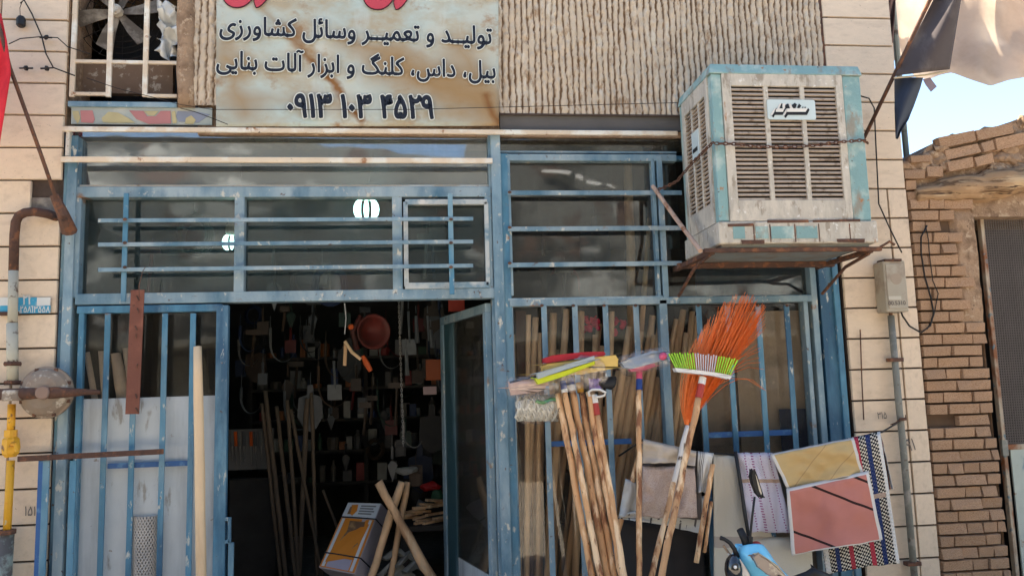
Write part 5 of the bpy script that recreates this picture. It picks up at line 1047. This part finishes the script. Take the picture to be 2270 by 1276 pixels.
# green broom
b = broom('green_broom', 'broom with a fan of lime and grey bristles upside down on a long stick', 'broom', (1549, 880), (1466, 1276), 15, YB-.10, YB-.34, collar=[(redp, .085), (whtp, .045)])
head('broom_body', [(1497, 816), (1530, 819), (1580, 824), (1622, 832), (1618, 839), (1580, 832), (1530, 826), (1500, 823)], YB-.12, .05, whtp, b)
gb, gy_ = plain('lime_bristle', (.30, .62, .04), .6, vary=.15), plain('lavender_bristle', (.50, .47, .48), .6)
for row in (0,):
    for k in range(27):
        t = (k+.5*row)/26; x0_ = 1500+118*t; y0_ = 818+13*t; x1_ = 1483+152*t; y1_ = 782-4*math.sin(math.pi*t)+14*t+random.uniform(-2, 2)
        MB().tube([P(x0_, y0_, YB-.105+.02*row), P((x0_+x1_)/2, (y0_+y1_)/2, YB-.11+.03*row), P(x1_, y1_, YB-.12+.04*row)], [.0040, .0046, .0054], 5, flat=.8).build('bristle_tuft', gy_ if .36 < t < .72 else gb, b)
# orange broom
b = thing('orange_broom', 'big orange fan shaped broom standing upside down behind the green one', 'broom', P(1450, 1276, YB-.1))
ob = MB(); om = mat('orange_bristle', (.95, .17, .03), .5, vary=.3, vscale=40)
for k in range(430):
    u = random.random(); s_ = .5+(u-.5); dpt = random.uniform(-.05, .05)
    tx = 1546+148*u+random.uniform(-9, 9); ty = 646+ (abs(u-.70)**1.5)*170+abs(random.gauss(0, 1))*48
    if random.random() < .10: tx += random.uniform(-8, 14); ty += random.uniform(0, 120)*u
    pts = []; kk = random.gauss(0, .8)
    p0, p1, p2, p3 = (1522+8*(u-.5), 940), (1508+56*u, 885), (1524+108*u, 790), (tx, ty)
    for j in range(7):
        t = j/6; c0, c1, c2, c3 = (1-t)**3, 3*(1-t)**2*t, 3*(1-t)*t*t, t**3
        wob = random.uniform(-2.2, 2.2)*t+kk*math.sin(t*3.1)*6; pts.append(P(c0*p0[0]+c1*p1[0]+c2*p2[0]+c3*p3[0]+wob, c0*p0[1]+c1*p1[1]+c2*p2[1]+c3*p3[1], YB+.02+dpt*min(1, t*2)))
    ob.tube(pts, [.0018, .002, .0023, .0023, .0021, .0018, .0014], 3, False)
ob.build('bristles', om, b, kind='stuff', fixn=False)
MB().lathe(P(1523, 945, YB+.02), P(1523, 900, YB+.02)-P(1523, 945, YB+.02), [(.008, 0), (.012, .02), (.014, .045)], 12).build('binding', om, b)
stick('white_sleeve', '', '', (1523, 942), (1494, 1072), 11, YB+.02, YB-.05, mat('white_tape', (.66, .62, .56), .6, [(BRN, 20, .60, .03, (1,1,.5))], vary=.06), zf=P(1494, 1072, YB-.05).z, parent=b)
stick('handle', '', '', (1494, 1068), (1444, 1276), 13, YB-.05, YB-.2, wood_m, zf=0, parent=b, n=30)

# ================================================================== HANGING MATS AND CLOTHS
def weave(name, fn):
    m = bpy.data.materials.new(name); m.use_nodes = True; nt = m.node_tree; bs = nt.nodes['Principled BSDF']; bs.inputs['Roughness'].default_value = .95; bs.inputs['Specular IOR Level'].default_value = .1
    uv = nt.nodes.new('ShaderNodeTexCoord').outputs['UV']; sx = nt.nodes.new('ShaderNodeSeparateXYZ'); nt.links.new(uv, sx.inputs[0])
    def ma(op, a, b=None, c=None):
        n = nt.nodes.new('ShaderNodeMath'); n.operation = op
        for i, v in enumerate((a, b, c)):
            if v is None: continue
            if isinstance(v, (int, float)): n.inputs[i].default_value = v
            else: nt.links.new(v, n.inputs[i])
        return n.outputs[0]
    def mx(f, a, b):
        n = nt.nodes.new('ShaderNodeMix'); n.data_type = 'RGBA'
        if isinstance(f, (int, float)): n.inputs[0].default_value = f
        else: nt.links.new(f, n.inputs[0])
        for i, c_ in ((6, a), (7, b)):
            if isinstance(c_, tuple): n.inputs[i].default_value = (*c_, 1)
            else: nt.links.new(c_, n.inputs[i])
        return n.outputs[2]
    def nz(sc, st=(1,1,1), d=4):
        mp = nt.nodes.new('ShaderNodeMapping'); mp.inputs['Scale'].default_value = st; nt.links.new(uv, mp.inputs[0]); n = nt.nodes.new('ShaderNodeTexNoise'); n.inputs['Scale'].default_value = sc; n.inputs['Detail'].default_value = d; nt.links.new(mp.outputs[0], n.inputs['Vector']); return n.outputs['Fac']
    def band(u, a, b): return ma('MULTIPLY', ma('GREATER_THAN', u, a), ma('LESS_THAN', u, b))
    c_, h = fn(sx.outputs[0], sx.outputs[1], ma, mx, nz, band); nt.links.new(c_, bs.inputs['Base Color'])
    if h is not None:
        b = nt.nodes.new('ShaderNodeBump'); b.inputs['Strength'].default_value = .6; b.inputs['Distance'].default_value = .004; nt.links.new(h, b.inputs['Height']); nt.links.new(b.outputs[0], bs.inputs['Normal'])
    return m
def hang(name, q, Y, m, par=None, wave=.021, nu=30, nv=30, t=.005, dY=0, ph=0, lab=None, cat=None, group=None):
    (ax, ay), (bx_, by_), (cx_, cy_), (dx, dy) = q
    def f(u, v):
        x = (ax*(1-u)+bx_*u)*(1-v)+(dx*(1-u)+cx_*u)*v; y = (ay*(1-u)+by_*u)*(1-v)+(dy*(1-u)+cy_*u)*v
        y += 1.8*math.sin(u*5+ph*2)*v+1.5*noise.noise(Vector((u*6, ph, 3)))*(1+v); x += 1.1*noise.noise(Vector((v*4, ph, 7)))*(1 if u > .5 else -1)
        return P(x, y, Y+dY*v+wave*math.sin(u*8+ph+1.5*v)*(.25+v)+wave*1.5*noise.noise(Vector((u*2.6+ph, v*2.2, ph)))+wave*.8*noise.noise(Vector((u*7+ph, v*4, ph)))+.03*max(0, 1-v*12)**2)
    o = MB().grid(f, nu, nv).build(name, m, par, smooth=True, solid=t)
    if lab: tag(o, lab, cat, group)
    return o
def w_rug(u, v, ma, mx, nz, band):
    ch_ = ma('MULTIPLY', ma('SINE', ma('MULTIPLY', u, 118)), ma('SINE', ma('ADD', ma('MULTIPLY', v, 215), ma('MULTIPLY', u, 40)))); n = nz(60, (1, 1.6, 1), 2)
    bw = mx(ma('GREATER_THAN', ma('ADD', ma('MULTIPLY', ch_, .5), ma('SUBTRACT', n, .5)), .05), (.010, .010, .012), (.62, .56, .46)); c_ = bw
    for a, b, k in ((.0, .07, (.66, .64, .60)), (.16, .215, (.015, .035, .13)), (.345, .405, (.36, .03, .05)), (.63, .695, (.42, .035, .06)), (.79, .85, (.012, .03, .12)), (.955, 1.1, (.68, .66, .62))): c_ = mx(ma('MULTIPLY', band(u, a, b), .93), c_, k)
    c_ = mx(ma('MULTIPLY', band(v, .455, .49), band(u, .72, .95)), c_, (.42, .31, .24)); return c_, ch_
def w_lav(u, v, ma, mx, nz, band):
    c_ = mx(nz(20), (.56, .50, .56), (.64, .60, .64)); zig = ma('GREATER_THAN', ma('SINE', ma('MULTIPLY', v, 190)), .1)
    for a, w_ in ((.18, .035), (.36, .07), (.62, .03), (.86, .03)): c_ = mx(ma('MULTIPLY', band(ma('ADD', u, ma('MULTIPLY', ma('SINE', ma('MULTIPLY', v, 95)), .008)), a, a+w_), zig), c_, (.30, .09, .20))
    c_ = mx(band(v, .33, .375), c_, (.45, .31, .22)); return c_, ma('SINE', ma('ADD', ma('MULTIPLY', v, 300), ma('MULTIPLY', u, 90)))
def w_cloth(base, border, lines, lc=(.06, .035, .03), wl=.018, bw=.05):
    def f(u, v, ma, mx, nz, band):
        c_ = mx(nz(6, d=6), tuple(k*.9 for k in base), tuple(min(1, k*1.08) for k in base))
        for (a, b, cc) in lines:   # a*u + b*v = cc
            d = ma('ABSOLUTE', ma('SUBTRACT', ma('ADD', ma('MULTIPLY', u, a), ma('MULTIPLY', v, b)), cc)); c_ = mx(ma('LESS_THAN', d, wl), c_, lc)
        inn = ma('MULTIPLY', band(u, bw, 1-bw), band(v, bw*1.3, 1-bw*.5)); c_ = mx(inn, border, c_); return c_, nz(70)
    return f
def w_damask(u, v, ma, mx, nz, band):
    n = nz(11, (1, 1, 1), 3); r = ma('ABSOLUTE', ma('SINE', ma('MULTIPLY', n, 26))); return mx(ma('GREATER_THAN', r, .45), (.44, .32, .26), (.52, .40, .33)), r
def w_stripe(u, v, ma, mx, nz, band):
    c_ = mx(nz(12), (.56, .54, .49), (.64, .62, .57))
    for a in (.12, .24, .36): c_ = mx(band(u, a, a+.05), c_, (.10, .09, .09))
    return c_, None
def w_lines(u, v, ma, mx, nz, band):
    c_ = mx(nz(12), (.56, .54, .49), (.64, .62, .57)); s = ma('GREATER_THAN', ma('SINE', ma('MULTIPLY', u, 70)), .65); return mx(ma('MULTIPLY', s, ma('GREATER_THAN', nz(9, (1, .3, 1)), .5)), c_, (.12, .11, .11)), None
YT = -.36; gT = 'mats and cloths hung out on the line'
line = thing('clothes_line', 'dark cord sagging between the window and the conduit that holds the mats', 'cord', P(1700, 1005, YT))
lp = [(1372, 1010), (1425, 974), (1480, 988), (1550, 1002), (1640, 1008), (1720, 1004), (1800, 990), (1893, 970), (1955, 957), (1992, 935)]
MB().tube([P(x, y, YT+.01+(.12 if i in (0,) else 0)+(.24 if i == 9 else 0)) for i, (x, y) in enumerate(lp)], .006, 6).build('cord', black_m, line, smooth=True)
hang('cream_sheet', [(1581, 1004), (1634, 1008), (1812, 1420), (1584, 1420)], YT-.01, weave('cream_sheet_cloth', lambda u, v, ma, mx, nz, band: (mx(band(v, .44, .50), mx(nz(5, d=6), (.48, .43, .33), (.56, .51, .42)), (.36, .31, .26)), nz(50))), lab='long cream sheet hanging behind the moped down to the ground', cat='sheet', nv=40, wave=.006, group=gT)
hang('pale_sheet', [(1652, 1192), (1798, 1188), (1810, 1420), (1640, 1420)], YT-.04, bpy.data.materials['cream_sheet_cloth'], lab='pale sheet hanging low behind the moped, below the lavender mat', cat='sheet', wave=.008, ph=6, group=gT)
hang('lavender_mat', [(1634, 1003), (1712, 1003), (1758, 1178), (1660, 1180)], YT-.07, weave('lavender_weave', w_lav), lab='lavender woven mat with rows of purple dots between the cream sheet and tan cloth', cat='mat', ph=2, group=gT)
rug = hang('woven_rug', [(1788, 992), (1951, 956), (1994, 1246), (1832, 1270)], YT-.03, weave('black_white_weave', w_rug), lab='black and white woven rug with navy and red stripes, nearest the conduit', cat='rug', ph=1, t=.008, wave=.012, group=gT)
hang('rug_back_flap', [(1950, 958), (1958, 985), (1980, 1085), (1962, 1080)], YT+.05, bpy.data.materials['black_white_weave'], par=None, lab='narrow rear flap of a woven rug folded over the line beside the conduit', cat='rug', ph=3, nu=6)
hang('tan_cloth', [(1708, 1006), (1892, 969), (1914, 1050), (1746, 1082)], YT-.105, weave('tan_cloth_weave', w_cloth((.50, .35, .16), (.60, .56, .50), [(.9, .55, .62), (.9, .55, 1.05)], (.36, .24, .12), .008, .035)), lab='plain tan cloth with a pale border folded over the line above the salmon mat', cat='cloth', ph=4, group=gT)
hang('salmon_mat', [(1743, 1083), (1925, 1043), (1956, 1194), (1756, 1232)], YT-.145, weave('salmon_weave', w_cloth((.48, .19, .15), (.62, .58, .53), [(-.78, 1, -.20), (-.78, 1, .62), (-.78, 1, -.60)], (.035, .02, .018), .020, .035)), lab='salmon pink mat with a white border and dark diagonal lines', cat='mat', ph=5, group=gT)
hang('beige_mat_fold', [(1425, 972), (1544, 1000), (1541, 1030), (1424, 1024)], YT-.05, weave('beige_weave', lambda u, v, ma, mx, nz, band: (mx(nz(8), (.47, .40, .32), (.54, .47, .39)), nz(60))), lab='plain beige fold of cloth over the line above the patterned mat', cat='cloth', ph=1, nv=8, group=gT)
hang('dark_backing', [(1418, 978), (1552, 1002), (1556, 1150), (1422, 1140)], YT+.02, mat('grey_brown_backing', (.12, .10, .09), .9, vary=.1), lab='dark grey brown backing cloth showing around the patterned mat', cat='cloth', ph=2, group=gT)
hang('patterned_mat', [(1424, 1032), (1540, 1035), (1546, 1148), (1423, 1144)], YT-.055, weave('damask_weave', w_damask), lab='square pinkish mat with a scrolling leaf pattern', cat='mat', ph=3, group=gT)
hang('striped_towel', [(1547, 1000), (1582, 1004), (1566, 1092), (1546, 1090)], YT-.045, weave('striped_weave', w_stripe), lab='white towel with thin black stripes between the patterned mat and cream sheet', cat='towel', ph=1, nu=10, group=gT)
hang('white_towel', [(1372, 1140), (1565, 1098), (1553, 1180), (1374, 1146)], YT+.02, weave('lined_weave', w_lines), lab='white towel edge with black lines below the patterned mat', cat='towel', ph=1, group=gT)
hang('white_cloth', [(1386, 1060), (1410, 1068), (1410, 1146), (1372, 1145)], YT+.03, weave('off_white_weave', lambda u, v, ma, mx, nz, band: (mx(nz(8), (.52, .50, .46), (.58, .56, .52)), None)), lab='small off white cloth left of the upright broom stick', cat='cloth', ph=1, nu=8, group=gT)
hang('black_cloth', [(1366, 1146), (1558, 1168), (1572, 1420), (1360, 1420)], YT+.14, mat('black_sheet', (.022, .019, .018), .8, vary=.2), lab='black cloth hanging low below the patterned mat', cat='cloth', ph=2, nv=20, group=gT)
for p0, p1, w_, Y0, lb in (((1427, 976), (1366, 1190), 12, YT+.05, 'leftmost slanting wooden leg under the mats'), ((1580, 1028), (1543, 1246), 12, YT-.07, 'slanting raw wooden rod hanging beside the striped towel'), ((1577, 1110), (1562, 1224), 8, YT-.04, 'thin short wooden rod beside the longer slanting one')):
    A, B = P(*p0, Y0), P(*p1, Y0); tag(MB().tube([A.lerp(B, k/8) for k in range(9)], w_/2*M(Y0), 8).build('wooden_rod', wood_m, smooth=True, rough=.003, rscale=12), lb, 'wooden rod')
tag(MB().tube([P(1630, 1000, YT-.06), P(1640, 1060, YT-.07), P(1650, 1130, YT-.09), P(1660, 1190, YT-.12)], .0155, 8, flat=.6).build('black_strap', black_m, smooth=True), 'thick black strap hanging between the cream sheet and lavender mat', 'strap')

# ================================================================== MOPED
YM = -1.15
mo = thing('moped', 'sky blue moped with a black round mirror parked below the hanging mats', 'moped', (P(1690, 1270, YM).x, YM+.2, 0))
skyb = mat('sky_blue_plastic', (.16, .50, .70), .25, vary=.03, spec=.6); o_ = P(1690, 1276, YM)
def pm2(poly, Y, t, m, nm, bevel=.006): return MB().prism([P(x, y, Y) for x, y in poly], (0, t, 0)).build(nm, m, mo, bevel=bevel)
def cowl(u, v):   # rounded handlebar cowl
    rows = [(1212, 1644, 1690), (1222, 1638, 1698), (1240, 1637, 1710), (1258, 1646, 1726), (1276, 1657, 1744), (1300, 1668, 1764), (1350, 1690, 1790)]
    i = min(5, int(v*6)); f_ = v*6-i; y, l, r_ = [rows[i][k]*(1-f_)+rows[i+1][k]*f_ for k in range(3)]
    a = math.pi*u; p = P((l+r_)/2-(r_-l)/2*math.cos(a), y-10*math.sin(a)*(1-v)**2, YM); return p+Vector((0, -.09*math.sin(a)*(.5+.5*min(1, v*4)), 0))
MB().grid(cowl, 24, 24).build('cowl', skyb, mo, smooth=True, solid=.012)
pm2([(1646, 1214), (1688, 1212), (1744, 1276), (1790, 1350), (1700, 1350), (1660, 1276), (1640, 1236)], YM+.005, .08, skyb, 'cowl_back', .008)
pm2([(1668, 1232), (1680, 1228), (1700, 1238), (1722, 1256), (1738, 1276), (1724, 1284), (1700, 1272), (1680, 1256)], YM-.105, .02, mat('smoked_visor', (.16, .12, .10), .15, [((.45, .40, .30), 10, .58, .05)], vary=.3, spec=.8), 'dash_visor', .004)
pm2([(1672, 1227), (1682, 1225), (1724, 1252), (1742, 1276), (1736, 1278), (1718, 1258), (1690, 1238)], YM-.10, .012, mat('gold_trim', (.46, .40, .28), .3), 'visor_trim', .002)
pm2([(1628, 1236), (1640, 1240), (1656, 1262), (1670, 1290), (1660, 1300), (1644, 1270)], YM-.06, .05, plain('pearl_white', (.62, .60, .58), .25), 'side_trim', .004)
MB().ball(P(1626, 1262, YM-.05), (.042, .05, .075), 16).build('headlight', plain('black_lens', (.01, .01, .012), .08, spec=.8), mo, smooth=True); MB().ball(P(1630, 1256, YM-.105), .009, 8).build('lamp_bead', whtp, mo)
MB().tube([P(x, y, YM-.02) for x, y in ((1597, 1191), (1606, 1194), (1618, 1202), (1628, 1216), (1634, 1234))], [.011, .0095, .010, .012, .014], 8).build('brake_lever', black_m, mo, smooth=True)
MB().tube([P(1604, 1208, YM+.01), P(1616, 1226, YM+.01), P(1630, 1238, YM+.02)], .006, 6).build('lever_blade', plain('tarnished_metal', (.36, .26, .18), .4, metal=.5), mo)
MB().tube([P(1662, 1206, YM), P(1664, 1180, YM), P(1668, 1140, YM), P(1673, 1100, YM)], .006, 7).build('mirror_stem', black_m, mo, smooth=True)
mc = P(1676, 1074, YM); MB().prism([mc+Vector((x*M(YM), 0, -y*M(YM))) for x, y in ((-6, -31), (-2, -33), (4, -20), (13, 16), (15, 26), (10, 28), (0, 18), (-7, -2), (-9, -18))], (0, .03, 0)).build('mirror', black_m, mo, bevel=.004)
MB().prism([mc+Vector((x*M(YM), -.002, -y*M(YM))) for x, y in ((0, -24), (3, -16), (12, 18), (10, 22), (6, 12))], (0, .008, 0)).build('mirror_glass', plain('mirror_face', (.50, .44, .34), .2), mo)
MB().tube([P(1640, 1172, YM+.02), P(1650, 1192, YM+.02), P(1660, 1216, YM)], [.018, .02, .024], 8).build('mirror_mount', black_m, mo, smooth=True); MB().tube([P(1664, 1188, YM), P(1662, 1216, YM)], .013, 8).build('stem_base', black_m, mo)
MB().ball(P(1676, 1208, YM+.01), (.03, .03, .022), 10).build('brake_switch', redp, mo, smooth=True)
MB().tube([P(1745, 1290, YM+.02), P(1790, 1275, YM+.02), P(1800, 1268, YM+.02), P(1832, 1282, YM+.02)], [.02, .022, .026, .03], 10).build('handgrip', black_m, mo, smooth=True)
MB().tube([P(1806, 1272, YM+.05), P(1800, 1254, YM+.05), P(1812, 1268, YM+.05)], .012, 7).build('second_lever', black_m, mo)
bx_ = o_.x
MB().hexa([(bx_-.06, YM+.02, .35), (bx_+.14, YM+.02, .35), (bx_+.14, YM+.1, .35), (bx_-.06, YM+.1, .35), (bx_-.06, YM, o_.z-.05), (bx_+.12, YM, o_.z-.05), (bx_+.12, YM+.08, o_.z-.05), (bx_-.06, YM+.08, o_.z-.05)]).build('leg_shield', skyb, mo, bevel=.01)
MB().lathe((bx_+.01, YM-.12, .22), (1, 0, 0), [(.15, -.03), (.2, -.035), (.22, 0), (.2, .035), (.15, .03)], 24).build('front_wheel', black_m, mo, smooth=True)
MB().box((bx_-.02, YM-.02, .22), (bx_+.04, YM+.04, .5)).build('fork', grey_m, mo); MB().box((bx_-.1, YM+.1, .25), (bx_+.14, YM+.45, .33)).build('footboard', skyb, mo, bevel=.01)
# ================================================================== OPPOSITE SIDE OF THE LANE (seen only in the glass)
def Q(x, y, D): p = P(x, y, D+.05); return Vector((p.x, -D+.05, p.z))
D = 9.5; op = thing('opposite_building', 'plain sandy building across the lane with a pitched tin roof', 'building', (0, -D-1, 0))
MB().prism([Q(x, y, D) for x, y in ((-900, 330), (560, 296), (620, 306), (900, 345), (1035, 352), (1035, 300), (1750, 300), (2600, 330))]+[Vector((9, -D+.05, 0)), Vector((-16, -D+.05, 0))], (0, -.4, 0)).build('wall', mat('far_sandy_wall', (.15, .155, .15), .95, [((.05, .055, .055), .45, .53, .03, (1,1,1.6)), ((.34, .35, .34), .6, .60, .03, (1,1,2)), ((.10, .07, .06), 1.1, .60, .03)], vary=.2, vscale=1), op)
for q in ([(1198, 367), (1210, 362), (1270, 380), (1264, 387)], [(1278, 385), (1293, 390), (1291, 396), (1276, 391)], [(1303, 396), (1326, 402), (1323, 407), (1301, 401)], [(1338, 404), (1364, 415), (1360, 418), (1336, 408)]):  # added white boards, reflected as bright streaks in the side window glass
    MB().prism([Q(x, y, D-.2) for x, y in q], (0, -.05, 0)).build('glint_board', plain('glint_white', (.85, .85, .85), .8) if 'glint_white' not in bpy.data.materials else bpy.data.materials['glint_white'], op)
MB().box((-16, -D+.06, 2.4), (9, -D+1.2, 2.5)).build('awning', grey_m, op)
for i, x in enumerate((-4.5, -2.2, .2, 2.4)): MB().box((x, -D+.06, 0), (x+1.6, -D+.1, 2.3)).build('shutter', grey_m, op)
